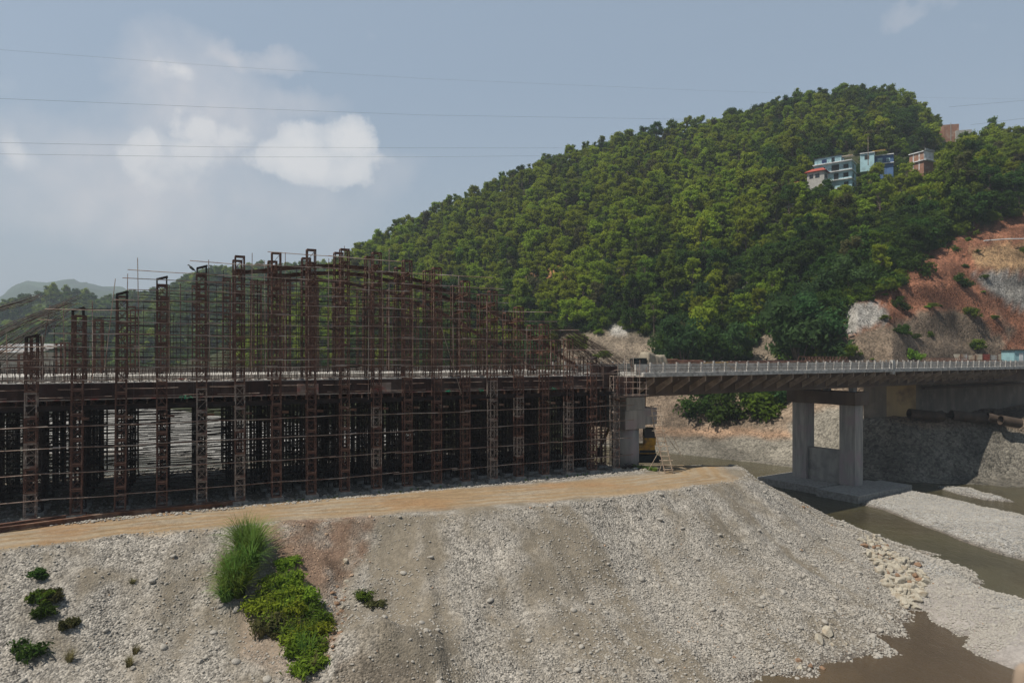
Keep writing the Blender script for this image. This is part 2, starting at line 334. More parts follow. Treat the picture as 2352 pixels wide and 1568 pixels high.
def ground_h(X, Y):
    d = sdf(X, Y, PLAT); top = platform_top(X, Y); dn = np.clip(d+fbm(X, Y, 9, 3, 5)*1.6*np.clip(d/3, 0, 1), 0, 200)
    back = (Y > 76) & (X > 26) | (Y > 86)
    pr = np.where(dn < 8, .60*dn, 4.8+.285*(dn-8)); pr2 = np.where(dn < 10, .58*dn, 5.8+.42*(dn-10))
    z = top-np.where(back, pr2, pr)
    edge = np.clip(1-np.abs(d)/1.4, 0, 1)
    z = z+.10*edge*fbm(X, Y, 1.7, 3, 9)*3
    sl = np.clip(d/1.5, 0, 1)*np.clip((d < 24), 0, 1)
    # gullies running down the slope + lumps
    ax_, ay_ = fallcoord(X, Y)
    z = z+sl*(fbm(ax_, ay_, 4.5, 3, 22)*1.25*np.clip(d/5, 0, 1)+fbm(ax_, ay_, 1.4, 2, 23)*.22+fbm(X, Y, 6, 4, 21)*.5+fbm(X, Y, 1.1, 3, 31)*.14)
    z = z+np.where(d < 0, fbm(X, Y, 6, 3, 41)*.10+fbm(X, Y, .8, 2, 43)*.05*np.clip(-d/2, 0, 1), 0)
    # two dumped heaps low on the bank
    for (px, py, h, r) in ((815,1560,1.3,2.4),(930,1590,1.5,2.8),(870,1600,1.2,3.)):
        c = P(px, py, 41.5); z = z+h*np.exp(-((X-c.x)**2+(Y-c.y)**2)/r**2*1.2)*np.clip(sl, 0, 1)
    bed = WL-.55+fbm(X, Y, 14, 4, 3)*.5
    for b in BARS:
        s = sdf(X, Y, b); bed = np.maximum(bed, WL-.45+.95*np.clip(.45-s/2.2, 0, 1)**.7+np.clip(-s/10, 0, .3)+fbm(X, Y, 2.6, 4, 6)*.22)
    return np.maximum(z, bed), d
def axis(segs):
    o = []
    for a, b, st in segs: o += list(np.arange(a, b, st))
    return np.array(o)
gx = axis([(-6000,-1000,1000),(-1000,-200,100),(-200,-60,4),(-60,-44,1),(-44,52,.28),(52,110,.9),(110,250,5),(250,1000,75),(1000,6001,1000)])
gy = axis([(-2000,0,250),(0,30,5),(30,76,.28),(76,135,.55),(135,330,4),(330,1000,80),(1000,9001,1000)])
XX, YY = np.meshgrid(gx, gy); H, D = ground_h(XX, YY)
H = np.where(YY > 480, -9+0*H, H)
col = np.zeros(XX.shape+(4,)); 
grey = np.array([.285,.262,.232]); silt = np.array([.195,.168,.132]); tan = np.array([.28,.20,.12]); red = np.array([.215,.145,.105]); bar = np.array([.30,.29,.275]); wet = np.array([.13,.112,.095])
nA = fbm(XX, YY, 7, 4, 61)[..., None]; nB = fbm(XX, YY, 2.5, 4, 71)[..., None]
def closest(X, Y, pts):
    d = np.full(np.shape(X), 1e9); CX = np.zeros(np.shape(X)); CY = np.zeros(np.shape(X))
    for i in range(len(pts)-1):
        (x1, y1), (x2, y2) = pts[i], pts[i+1]; dx, dy = x2-x1, y2-y1; t_ = np.clip(((X-x1)*dx+(Y-y1)*dy)/(dx*dx+dy*dy), 0, 1)
        a_, b_ = x1+t_*dx, y1+t_*dy; q = np.hypot(X-a_, Y-b_); m_ = q < d; d = np.where(m_, q, d); CX = np.where(m_, a_, CX); CY = np.where(m_, b_, CY)
    ux, uy = (X-CX)/np.maximum(d, .01), (Y-CY)/np.maximum(d, .01); return d, CX+9*ux, CY+9*uy
dfall, fx_, fy_ = closest(XX, YY, [(-60,31)]+crest+[(26.8,79),(28.3,90)])
streak = fbm(fx_, fy_, 2.6, 4, 611)*1.3+fbm(fx_+dfall*.1, fy_, .8, 3, 612)*.7+fbm(XX, YY, 5, 4, 613)*1.1     # material that slid down the fall line
patch = fbm(XX, YY, 1.2, 4, 615)
base = grey+(silt-grey)*np.clip(.38+streak*1.0+patch*1.1, 0, 1)[..., None]; peb = np.clip(.62-streak*.55-patch*.4+.25*np.clip((dfall-9)/8, 0, 1), .22, 1)
# haul road: band just inside the crest
dist_c = -D
# distance to front crest line only
def dline(X, Y, pts):
    d = np.full(np.shape(X), 1e9)
    for i in range(len(pts)-1):
        (x1, y1), (x2, y2) = pts[i], pts[i+1]; dx, dy = x2-x1, y2-y1; t_ = np.clip(((X-x1)*dx+(Y-y1)*dy)/(dx*dx+dy*dy), 0, 1)
        d = np.minimum(d, np.hypot(X-x1-t_*dx, Y-y1-t_*dy))
    return d
dc = dline(XX, YY, [(-170,-25),(-95,12),(-60,31)]+crest)
roadc = [(G(x, y, 0).x, G(x, y, 0).y) for x, y in ((-300,1275),(0,1238),(300,1205),(560,1180),(850,1158),(1100,1140),(1300,1125),(1500,1106),(1600,1092))]+[(20.5,82),(20,92),(24,110),(28,122)]
dr = dline(XX, YY, roadc)+fbm(XX, YY, 3, 3, 81)*.9
rw = np.clip((4.6-dr)/1.2, 0, 1)*np.clip((.6-D-fbm(XX, YY, 2.2, 3, 83)*1.6)/.8, 0, 1)
rut = .5+.5*np.sin(dr*4.2+fbm(XX, YY, 6, 3, 5)*3)
orange = np.array([.29,.17,.085]); pale = np.array([.31,.265,.205])
rc = tan+(pale-tan)*np.clip(rut*.8+nA[..., 0]*1.2-.25, 0, 1)[..., None]
rut2 = np.clip(np.sin(dr*6.1+fbm(XX, YY, 9, 3, 6)*4)*1.6-.75, 0, 1)*np.clip(fbm(XX, YY, 7, 3, 7)*2+.6, 0, 1)
rc = rc+(np.array([.17,.11,.065])-rc)*(rut2*.55)[..., None]
rc = rc+(orange-rc)*(np.clip(fbm(XX, YY, 4, 4, 15)*3-.35, 0, 1)*.55)[..., None]
base = base+(rc-base)*rw[..., None]; peb = peb*(1-.85*rw)
dxs, dys = 1176+1568*XX/np.maximum(YY, 1), 820-1568*(H-CZ)/np.maximum(YY, 1)
# red brown rubble tongue tipped over the crest: its footprint measured on the slope
tongue = [(600,1205),(855,1188),(848,1230),(800,1330),(770,1440),(775,1530),(740,1530),(735,1420),(700,1340),(640,1270)]
rt = np.clip(1.1-(sdf(dxs, dys, tongue)+fbm(XX, YY, 1.6, 4, 88)*34)/9, 0, 1)*(D > -1.2)*(YY < 70)*(YY > 30)
base = base+(red*(1+nB*.8)-base)*(rt*np.clip(.7+nA[..., 0]*1.0+patch*1.2, 0, 1))[..., None]
soil = [(560,1400),(690,1430),(745,1500),(700,1568),(560,1500)]
st_ = np.clip(1-sdf(dxs, dys, soil)/20, 0, 1)*(YY < 60)*(YY > 30)*.6
base = base+(np.array([.25,.19,.145])-base)*st_[..., None]
# darker earth under the bridge and beyond the work platform
far = np.clip((YY-105)/20, 0, 1)
onbar = np.zeros(XX.shape)
for b_ in BARS: onbar = np.maximum(onbar, np.clip(.8-sdf(XX, YY, b_)/1.5, 0, 1))
base = base+((bar*(1+nB*.25))-base)*onbar[..., None]; 
low = np.clip((WL+.34-H)/.28, 0, 1); base = base+(wet-base)*low[..., None]
silty = np.clip(1-sdf(XX, YY, [tuple(G(x, y, WL)[:2]) for x, y in ((2099,1340),(2180,1360),(2352,1470),(2352,1545),(2227,1490),(2235,1460),(2150,1426))])/2, 0, 1)
base = base+(np.array([.30,.27,.25])-base)*(silty*.8)[..., None]; peb = peb*(1-.7*silty)
heap = np.clip(1.1-sdf(dxs, dys, [(760,1568),(790,1520),(830,1498),(880,1530),(930,1520),(985,1568),(900,1640),(760,1640)])/8, 0, 1)*(YY < 50)*(YY > 35)
base = base+(np.array([.165,.14,.112])-base)*(heap*.85)[..., None]
cut = ((D > 3) & (D < 60)) | (YY > 60)
col[..., :3] = np.clip(base, .02, .9); col[..., 3] = np.clip(peb, 0, 1)
grid_mesh('ground', np.stack([XX, YY, H], -1).reshape(-1, 3), len(gx), len(gy), col.reshape(-1, 4), M['ground'])
def gh(x, y): return float(ground_h(np.array([x*1.0]), np.array([y*1.0]))[0][0])

# water sheet
wx = axis([(-700,-100,40),(-100,20,8),(20,110,1.2),(110,401,30)]); wy = axis([(0,30,6),(30,150,1.5),(150,480,30)])
WX, WY = np.meshgrid(wx, wy); mud = np.clip(1-sdf(WX, WY, [tuple(G(x, y, WL)[:2]) for x, y in ((1700,1600),(1850,1520),(2040,1440),(2110,1385),(2150,1430),(2240,1500),(2420,1580),(2600,1700),(1500,1800))])/4, 0, 1)+fbm(WX, WY, 7, 4, 2)*.5
mud = np.clip(mud, 0, 1)[..., None]
wc = np.array([.062,.055,.028])*(1-mud)+np.array([.075,.050,.026])*mud
wc = wc*(1+fbm(WX, WY, 5, 3, 12)[..., None]*.5)
colw = np.ones(WX.shape+(4,)); colw[..., :3] = wc
grid_mesh('river_water', np.stack([WX, WY, np.full(WX.shape, WL)], -1).reshape(-1, 3), len(wx), len(wy), colw.reshape(-1, 4), M['water'])

# ------------------------------------------------------------------ setting: hills
def zr(y, Y): return CZ+(820-y)/1568*Y
HC = {  # bearing column: stations (depth, z)
 250: [(300,-8.6),(305,-7),(308,-5),(312,-4),(316,-3),(322,-2),(330,0),(345,2),(400,0),(600,-5)],
 400: [(260,-8.6),(266,-6),(270,-4),(276,-2),(284,0),(292,2),(300,5),(320,8),(380,3),(600,-5)],
 560: [(215,-8.6),(222,-6),(228,-3),(234,0),(240,2),(246,5),(265,9),(300,zr(790,300)),(360,12),(600,-5)],
 700: [(205,-8.6),(212,-6),(218,-3),(225,1),(232,5),(240,10),(262,18),(310,zr(700,310)),(370,30),(600,0)],
 850: [(195,-8.6),(202,-6),(210,-2),(218,3),(226,9),(235,14),(260,27),(330,zr(588,330)),(390,52),(600,0)],
 1000:[(185,-8.6),(192,-6),(200,-2),(208,3),(216,9),(226,15),(255,32),(350,zr(508,350)),(420,70),(650,0)],
 1250:[(170,-8.6),(176,-6),(184,-3),(190,3),(198,10),(208,17),(240,38),(360,zr(395,360)),(430,95),(700,0)],
 1400:[(160,-8.6),(166,-6),(173,-4),(179,3),(188,11),(198,19),(232,42),(360,zr(350,360)),(430,105),(700,0)],
 1500:[(151,-8.6),(158,-6.8),(166,-4.6),(172,3),(182,11.5),(192,19),(228,44),(360,zr(328,360)),(430,112),(700,0)],
 1620:[(142,-8.6),(148,-6.8),(157,-4),(164,3),(174,11.5),(185,20),(226,48),(360,zr(310,360)),(430,115),(700,0)],
 1750:[(134,-8.6),(139,-6.8),(148,-2),(155,3),(165,11.5),(177,21),(222,52),(360,zr(272,360)),(430,130),(700,0)],
 1850:[(127,-8.6),(131,-6.8),(139,-1),(146,3.5),(153,11),(166,22),(218,51),(360,zr(240,360)),(430,135),(700,0)],
 1970:[(118,-8.6),(121,-7.4),(128,.6),(136,3),(143,11),(160,27),(212,51),(360,zr(235,360)),(430,135),(700,0)],
 2050:[(115,-8.6),(117.5,-7.4),(122.5,1.6),(136,2.6),(142,11),(165,32),(212,53),(355,zr(242,355)),(430,130),(700,0)],
 2110:[(113,-8.6),(116,-7.6),(121,1.5),(142,2.5),(150,10.8),(168,34),(212,56),(345,zr(275,345)),(420,115),(700,0)],
 2200:[(111,-8.6),(115.5,-7.6),(121,1.2),(150,2.5),(158,10.8),(172,34),(205,62),(330,zr(312,330)),(420,110),(700,0)],
 2352:[(108,-8.6),(115,-7.6),(121,1.0),(158,3),(166,11),(178,36),(208,64),(312,zr(335,312)),(420,100),(700,0)],
 2600:[(104,-8.6),(115,-7.6),(121,1.0),(158,4),(168,11),(180,36),(208,62),(300,zr(350,300)),(420,90),(700,0)],
 3200:[(100,-8.6),(115,-7.6),(121,1.0),(158,4),(168,11),(180,36),(208,62),(300,100),(420,90),(700,0)]}
hk = sorted(HC); hY = np.array([[p[0] for p in HC[k]] for k in hk]); hZ = np.array([[p[1] for p in HC[k]] for k in hk])
def hill(x, s, rough=True):
    x = np.asarray(x, float); s = np.asarray(s, float); si = np.clip(np.floor(s).astype(int), 0, 8); fs = s-si
    xi = np.clip(np.searchsorted(hk, x, side='right')-1, 0, len(hk)-2); ka = np.array(hk, float); fx = np.clip((x-ka[xi])/(ka[xi+1]-ka[xi]), 0, 1)
    def g(A): return (A[xi,si]*(1-fs)+A[xi,si+1]*fs)*(1-fx)+(A[xi+1,si]*(1-fs)+A[xi+1,si+1]*fs)*fx
    Y = g(hY); Z = g(hZ); X = (x-1176)/1568*Y
    if rough:
        k = np.clip(s, 0, 1)
        Z = Z+k*(fbm(X, Y, 40, 3, 101)*3.5*np.clip((s-4)/2, 0, 1)*np.clip((7-s)*.8+.25, 0, 1)+fbm(X, Y, 9, 4, 103)*(1.1+np.clip(s-3, 0, 3)*.9)*np.clip((7.6-s), .3, 1)+fbm(X, Y, 2.6, 3, 107)*.55+(np.abs(fbm(X+Z*.4, Z*1.6, 3.2, 4, 109))*-.8+fbm(X, Z, .9, 2, 110)*.3+.75*np.sin(Z*.95+fbm(X, Y, 22, 3, 111)*5)*np.clip((x-1900)/80, 0, 1))*np.clip((6.2-s)*2, 0, 1)*np.clip(s-1, 0, 1))
    return X, Y, Z
hx = np.concatenate([np.arange(250, 1250, 12.), np.arange(1250, 2420, 3.2), np.arange(2420, 3201, 40.)])
hs_ = np.concatenate([np.arange(0, 6, .05), np.arange(6, 7.2, .03), np.arange(7.2, 9.0, .2), [9-1e-6]])
SX, SS = np.meshgrid(hx, hs_); X_, Y_, Z_ = hill(SX, SS); px, py = disp(X_, Y_, Z_)
BARE = [[(1270,835),(1275,772),(1340,762),(1500,768),(1530,800),(1500,845)],
        [(1925,845),(1912,705),(1990,688),(2060,660),(2085,615),(2150,570),(2215,525),(2352,492),(2700,480),(2700,845)],
        [(1725,835),(1728,765),(1790,760),(1800,835)],[(1205,640),(1215,605),(1265,612),(1330,628),(1290,650)],
        [(1400,770),(1405,735),(1430,740),(1440,775)],[(1690,700),(1700,640),(1725,635),(1725,700)],
        [(1400,1100),(1400,838),(2700,838),(2700,1100)]]
hc = np.zeros(SX.shape+(4,)); nb = fbm(X_, Y_, 14, 5, 200)[..., None]; nc = fbm(X_, Z_*1.5+Y_*.3, 5, 5, 210)[..., None]
litter = np.array([.04,.045,.02]); rubble = np.array([.18,.145,.11]); rub2 = np.array([.125,.095,.07]); redc = np.array([.185,.083,.05]); orc = np.array([.24,.155,.085]); rockc = np.array([.28,.265,.245]); gravel2 = np.array([.185,.168,.14])
c3 = np.broadcast_to(litter, SX.shape+(3,)).copy()
def paint(poly, colour, edge=8, k=1.0, jit=14):
    global c3
    jx = fbm(X_, Z_, 5, 3, 300)*jit; jy = fbm(Z_, X_, 5, 3, 301)*jit
    w_ = (np.clip(.5-sdf(px+jx, py+jy, poly)/edge, 0, 1)*(SS < 7)*k)[..., None]; c3 = c3+(colour-c3)*w_
for b_ in BARE[:1]+BARE[2:3]: paint(b_, rubble*(1+nc*.6))
paint(BARE[1], redc*(1+nc*.9))
paint(BARE[3], np.array([.33,.17,.08])*(1+nc))
for b_ in BARE[4:6]: paint(b_, rockc*.95*(1+nc*.6))
paint([(1925,845),(1925,770),(2030,745),(2130,715),(2260,695),(2330,760),(2300,812),(2400,800),(2700,790),(2700,845)], rub2*(1.1+nb*.9+nc*.8), 14)
paint([(1915,745),(1925,700),(2000,692),(2045,715),(2040,735),(1980,752),(1930,765)], rockc*(1+nc*1.1), 6)
paint([(2230,625),(2290,618),(2400,640),(2500,700),(2500,760),(2352,720),(2290,680)], rockc*.82*(1+nc*1.0), 12)
paint([(2225,575),(2300,560),(2400,560),(2400,615),(2300,618),(2235,605)], orc*(1+nc*.9), 10)
paint([(2150,640),(2230,650),(2300,740),(2320,800),(2240,720),(2170,690)], redc*1.25*(1+nc*.6), 12)
paint([(1300,1100),(1300,836),(2700,836),(2700,1100)], rub2*1.35*(1+nc*.9+nb*.5), 8)
paint([(1490,990),(1650,985),(1830,985),(1850,1010),(1700,1005),(1490,1000)], np.array([.25,.165,.11])*(1+nc*.7), 16)
paint([(1300,1010),(1650,1012),(1830,1000),(1990,960),(2120,985),(2700,985),(2700,1200),(1300,1200)], gravel2*(1+nc*.35+nb*.5), 14)
paint([(1810,965),(1900,940),(2030,950),(2030,985),(1820,1010)], gravel2*1.05*(1+nc*.3), 14)
hc[..., :3] = np.clip(c3, .015, .85); hc[..., 3] = .75
grid_mesh('hillside_terrain', np.stack([X_, Y_, Z_], -1).reshape(-1, 3), len(hx), len(hs_), hc.reshape(-1, 4), M['hillsoil'])

def ridge_hill(name, xs, ys, Yf, Yr_, zf, colr, m, cols=140, rows=40, seed=0, amp=10):
    x = np.linspace(xs[0], xs[-1], cols); yr = np.interp(x, xs, ys); s = np.concatenate([np.linspace(0, 1, rows), np.linspace(1.05, 1.8, 12)])
    GX, GS = np.meshgrid(x, s); GYR = np.broadcast_to(yr, GX.shape); zt = CZ+(820-GYR)/1568*Yr_
    Y = Yf+(Yr_-Yf)*GS; Z = zf+(zt-zf)*np.where(GS <= 1, np.sin(np.clip(GS, 0, 1)*math.pi/2)**1.25, np.cos(np.clip((GS-1)/.8, 0, 1)*math.pi/2))
    X = (GX-1176)/1568*Y; Z = Z+fbm(X, Y, amp*8, 5, seed)*amp*2.2*np.clip(GS*3, 0, 1)*np.where(GS > .9, .25, 1)
    cc = np.ones(GX.shape+(4,)); cc[..., :3] = np.array(colr)*(1+fbm(X, Y, amp*3, 4, seed+5)[..., None]*.8); cc[..., 3] = .8
    return grid_mesh(name, np.stack([X, Y, Z], -1).reshape(-1, 3), len(x), len(s), cc.reshape(-1, 4), m), (X, Y, Z)
_, mid = ridge_hill('wooded_hill_terrain', [-500,-100,0,60,130,250,330,380,430,500,560,640,760,900,1100], [790,765,745,728,712,728,715,698,668,645,640,636,640,668,720], 330, 720, -10, (.05,.075,.025), M['hillsoil'], seed=400, amp=8)
ridge_hill('distant_hills', [-900,-500,-200,0,30,60,100,135,170,200,240,280,330,420,600,900], [660,640,700,692,672,660,652,656,651,658,668,672,690,720,760,800], 1500, 2900, -20, (.035,.06,.025), M['hillsoil'], cols=260, rows=40, seed=500, amp=40)

# ------------------------------------------------------------------ foliage prototypes
def leaf_cloud(clumps, nleaf, size, seed, flat=.6, stalks=False):
    r = np.random.default_rng(seed); k = len(clumps); cl = np.array(clumps); wgt = cl[:, 3]**2; pick = r.choice(k, nleaf, p=wgt/wgt.sum())
    d = r.normal(size=(nleaf, 3)); d /= np.linalg.norm(d, axis=1)[:, None]; rad = np.abs(r.normal(.78, .33, nleaf))
    c = cl[pick, :3]+d*rad[:, None]*cl[pick, 3:4]*np.array([1, 1, .75])
    nrm = d*.7+r.normal(size=(nleaf, 3))*.6+np.array([0, 0, .35]); nrm /= np.linalg.norm(nrm, axis=1)[:, None]
    u = np.cross(nrm, r.normal(size=(nleaf, 3))); u /= np.linalg.norm(u, axis=1)[:, None]; v_ = np.cross(nrm, u); s = size*r.uniform(.55, 1.35, nleaf)[:, None]
    q = np.stack([c-u*s, c-v_*s*flat, c+u*s, c+v_*s*flat], 1).reshape(-1, 3)
    return q
def quads_mesh(name, q, m):
    me = bpy.data.meshes.new(name); n = len(q)//4; me.vertices.add(len(q)); me.vertices.foreach_set('co', q.astype(np.float32).ravel())
    me.loops.add(n*4); me.loops.foreach_set('vertex_index', np.arange(n*4, dtype=np.int32)); me.polygons.add(n)
    me.polygons.foreach_set('loop_start', np.arange(0, n*4, 4, dtype=np.int32)); me.polygons.foreach_set('loop_total', np.full(n, 4, np.int32)); me.update(calc_edges=True); me.materials.append(m); return me
def tree_proto(seed, m, h=10, cr=3.4, nl=1500, size=.33, base=.35, conic=0):
    r = random.Random(seed); cl = []; tm = MB(); lean = r.uniform(-.5, .5)
    tm.tube([(0,0,-1.5),(lean*.3,0,h*.3),(lean,0,h*.75)], [h*.02+.05, h*.016+.03, .06], 6)
    nl = int(nl*1.6)
    for i in range(r.randint(20, 28)):
        a = r.uniform(0, 6.28); f = r.uniform(0, 1); rr = cr*math.sqrt(r.uniform(.05, 1))*(1-.55*f*(1 if conic else .8)); z = h*(base+(.92-base)*f)
        c_ = cr*r.uniform(.17, .38); cl.append((lean*f+rr*math.cos(a), rr*math.sin(a), z, c_))
        tm.tube([(lean*.5*f, 0, h*(.2+.4*f)), (lean*f+rr*math.cos(a)*.85, rr*math.sin(a)*.85, z-.1)], [.09, .03], 4, False)
    return tm.mesh('trunk', M['bark']), quads_mesh('crown', leaf_cloud(cl, nl, size, seed), m)
def bush_proto(seed, m, r0=3.2, nl=1700, size=.36, tall=1.0):
    r = random.Random(seed); cl = []; sm = MB()
    for i in range(16):
        a = r.uniform(0, 6.28); f = r.uniform(0, 1); rr = r0*math.sqrt(r.uniform(0, 1))*(1-.45*f); z = r0*tall*(.15+1.0*f)
        cl.append((rr*math.cos(a), rr*math.sin(a), z, r0*r.uniform(.26, .42)))
        if i < 9: sm.tube([(rr*.1*math.cos(a), rr*.1*math.sin(a), -.6), (rr*math.cos(a)*.8, rr*math.sin(a)*.8, z)], [.07, .03], 4, False)
    return sm.mesh('stem', M['bark']), quads_mesh('foliage', leaf_cloud(cl, nl, size, seed, .4), m)
TP = []   # (kind, trunk, crown)
for i, (m_, h, cr, nl) in enumerate([('leaf_lime',10.5,3.3,1500),('leaf_lime',9.5,3.7,1600),('leaf_lime',11.5,3.1,1400),('leaf_mid',10,3.5,1600),('leaf_mid',11,3.2,1400),('leaf_dark',10,3.6,1700),('leaf_dark',9,3.9,1700),('leaf_olive',10,3.2,1300)]):
    TP.append(tree_proto(50+i, M[m_], h, cr, nl))
BP = [bush_proto(90+i, M[m_], r0, nl, .34, tl) for i, (m_, r0, nl, tl) in enumerate([('leaf_dark',3.2,1900,1),('leaf_mid',3.0,1700,.8),('leaf_blue',3.4,2200,1.3),('leaf_bright',2.6,1500,.6)])]

def scatter(name, pts, scl, rot, idx, protos, label, cat):
    """one 'stuff' object: a point mesh whose points carry instances of small prototype meshes"""
    coll = bpy.data.collections.new(name+'_kinds')
    for i, parts in enumerate(protos):
        vs_ = MB(); me_all = None
        o = bpy.data.objects.new('%s_kind_%02d' % (name, i), parts[0] if len(parts) == 1 else None) if len(parts) == 1 else None
        if o is None:                       # join trunk and crown into one mesh
            import bmesh
            bm = bmesh.new(); mats = []
            for k, me in enumerate(parts):
                n0 = len(bm.faces); bm.from_mesh(me); bm.faces.ensure_lookup_table()
                for f in bm.faces[n0:]: f.material_index = k
                mats.append(me.materials[0])
            me = bpy.data.meshes.new(name+'_mesh'); bm.to_mesh(me); bm.free()
            for mm in mats: me.materials.append(mm)
            o = bpy.data.objects.new('%s_kind_%02d' % (name, i), me)
        coll.objects.link(o)
    me = bpy.data.meshes.new(name); me.vertices.add(len(pts)); me.vertices.foreach_set('co', np.asarray(pts, np.float32).ravel()); me.update()
    a = me.attributes.new('scl', 'FLOAT_VECTOR', 'POINT'); sc_ = np.asarray(scl, np.float32); sc_ = np.repeat(sc_[:, None], 3, 1) if sc_.ndim == 1 else sc_; a.data.foreach_set('vector', np.ascontiguousarray(sc_).ravel())
    a = me.attributes.new('rot', 'FLOAT_VECTOR', 'POINT'); a.data.foreach_set('vector', np.asarray(rot, np.float32).ravel())
    a = me.attributes.new('idx', 'INT', 'POINT'); a.data.foreach_set('value', np.asarray(idx, np.int32))
    o = bpy.data.objects.new(name, me); C.objects.link(o); tag(o, label, cat, kind='stuff')
    ng = bpy.data.node_groups.new(name+'_nodes', 'GeometryNodeTree')
    ng.interface.new_socket('Geometry', in_out='INPUT', socket_type='NodeSocketGeometry'); ng.interface.new_socket('Geometry', in_out='OUTPUT', socket_type='NodeSocketGeometry')
    gi = ng.nodes.new('NodeGroupInput'); go = ng.nodes.new('NodeGroupOutput'); ip = ng.nodes.new('GeometryNodeInstanceOnPoints'); ci = ng.nodes.new('GeometryNodeCollectionInfo')
    ci.inputs['Collection'].default_value = coll; ci.inputs['Separate Children'].default_value = True; ci.inputs['Reset Children'].default_value = True
    def na(nm, ty):
        n = ng.nodes.new('GeometryNodeInputNamedAttribute'); n.data_type = ty; n.inputs['Name'].default_value = nm; return n.outputs['Attribute']
    er = ng.nodes.new('FunctionNodeEulerToRotation'); l = ng.links.new
    l(gi.outputs[0], ip.inputs['Points']); l(ci.outputs[0], ip.inputs['Instance']); ip.inputs['Pick Instance'].default_value = True
    l(na('idx', 'INT'), ip.inputs['Instance Index']); l(na('rot', 'FLOAT_VECTOR'), er.inputs[0]); l(er.outputs[0], ip.inputs['Rotation']); l(na('scl', 'FLOAT_VECTOR'), ip.inputs['Scale'])
    l(ip.outputs[0], go.inputs[0]); md = o.modifiers.new('scatter', 'NODES'); md.node_group = ng
    return o

# ------------------------------------------------------------------ trees on the big hill
HOUSES = [(1896,350,1992,424),(1992,350,2070,385),(2094,340,2146,386),(2170,280,2262,330),(1862,384,1892,396)]
cand = []
grid = {}
def try_pt(X, Y, Z, md):
    k = (int(X//md), int(Y//md))
    for a in (-1, 0, 1):
        for b in (-1, 0, 1):
            for q in grid.get((k[0]+a, k[1]+b), ()):
                if (q[0]-X)**2+(q[1]-Y)**2 < md*md: return None
    grid.setdefault(k, []).append((X, Y)); return X, Y, Z
barepx = [[(p[0], p[1]) for p in b] for b in BARE]
def pip(x, y, poly):
    c = False; n = len(poly)
    for i in range(n):
        x1, y1 = poly[i]; x2, y2 = poly[i-1]
        if (y1 > y) != (y2 > y) and x < (x2-x1)*(y-y1)/(y2-y1)+x1: c = not c
    return c
def bare_at(x, y): return any(pip(x, y, b) for b in barepx)
tr = random.Random(11); n_try = 0; md = 3.7
xs_ = np.array([tr.uniform(560, 2480) for _ in range(40000)]); ss_ = np.array([4.2+3.0*(tr.random()**.75) for _ in range(40000)])
hp = [a.tolist() for a in hill(xs_, ss_)]
for x, s, X0, Y0, Z0 in zip(xs_, ss_, *hp):
    if len(cand) > 4200: break
    x_, y_ = disp(X0, Y0, Z0)
    if bare_at(x_, y_+2): continue
    if s < 5.0 and x > 1930: continue
    bad = False
    top = y_-10*1568/Y0
    for hx0, hy0, hx1, hy1 in HOUSES:
        if hx0-14 < x_ < hx1+12 and top < hy1-14 and y_ > hy0+8: bad = True
    if bad and (y_ < 425 or tr.random() < .3): continue
    p = try_pt(X0, Y0, Z0, md)
    if p is None: continue
    cand.append((p[0], p[1], p[2], x_, y_, s, bad))
def tree_kind(x, y, s):
    dk = (x > 1450)*.15+(x > 1780)*.3+(s < 5.9)*.3+(s < 5.4)*.2-.08+.9*float(fbm(np.array([x*.5]), np.array([y*.5]), 40, 3, 77)[0])
    if s > 6.93 and tr.random() < .45: return tr.choice([3,5,4])
    r = tr.random()*.55+dk
    if tr.random() < .04: return 7
    return tr.choice([0,1,2]) if r < .58 else (tr.choice([3,4]) if r < .82 else tr.choice([5,6]))
trees = []
for X, Y, Z, x_, y_, s, bad in cand:
    k = tree_kind(x_, y_, s); sc = (.55+.62*tr.random()**1.3)*(.95 if s < 5.2 else 1.0)*(.5 if bad else 1); trees.append((X, Y, Z-.4, k, sc, tr.uniform(0, 6.28), sc/Y, x_, y_, s))
vis = [t_ for t_ in trees if 0 < t_[7] < 2352 and t_[9] < 7.05]; vis.sort(key=lambda t_: -t_[6]); solo = set(id(t_) for t_ in vis[:280])
desc = ['yellow green tree with open crown','yellow green tree with broad crown','tall slim yellow green tree','mid green rounded tree','tall mid green tree','dark green dense tree','dark green spreading tree','olive brown thin tree']
def zone(x, y):
    if x > 2060: return 'above the red soil cutting' if y > 380 else 'near the ridge houses at far right'
    if x > 1780: return 'below the pale blue hillside house' if y > 400 else 'beside the pale blue hillside house'
    if x > 1450: return 'on the lower hillside above the concrete bridge deck' if y > 560 else 'on the mid hillside left of the houses'
    if x > 1150: return 'on the lower hillside above the grey scree slope' if y > 560 else 'on the mid hillside forest'
    return 'on the hill foot behind the scaffolding'
for t_ in trees:
    if id(t_) not in solo: continue
    X, Y, Z, k, sc, rz, _, x_, y_, s = t_
    e = empty('broadleaf_tree', (X, Y, Z), desc[k]+' '+zone(x_, y_), 'tree', 'trees of the hillside forest'); e.rotation_euler.z = rz; e.scale = (sc, sc, sc*tr.uniform(.9, 1.15))
    inst('trunk', TP[k][0], e); inst('crown', TP[k][1], e)
rest = [t_ for t_ in trees if id(t_) not in solo]
scatter('forest', [t_[:3] for t_ in rest], [t_[4] for t_ in rest], [(0, 0, t_[5]) for t_ in rest], [t_[3] for t_ in rest], TP, 'dense yellow green broadleaf forest covering the big hill', 'forest')
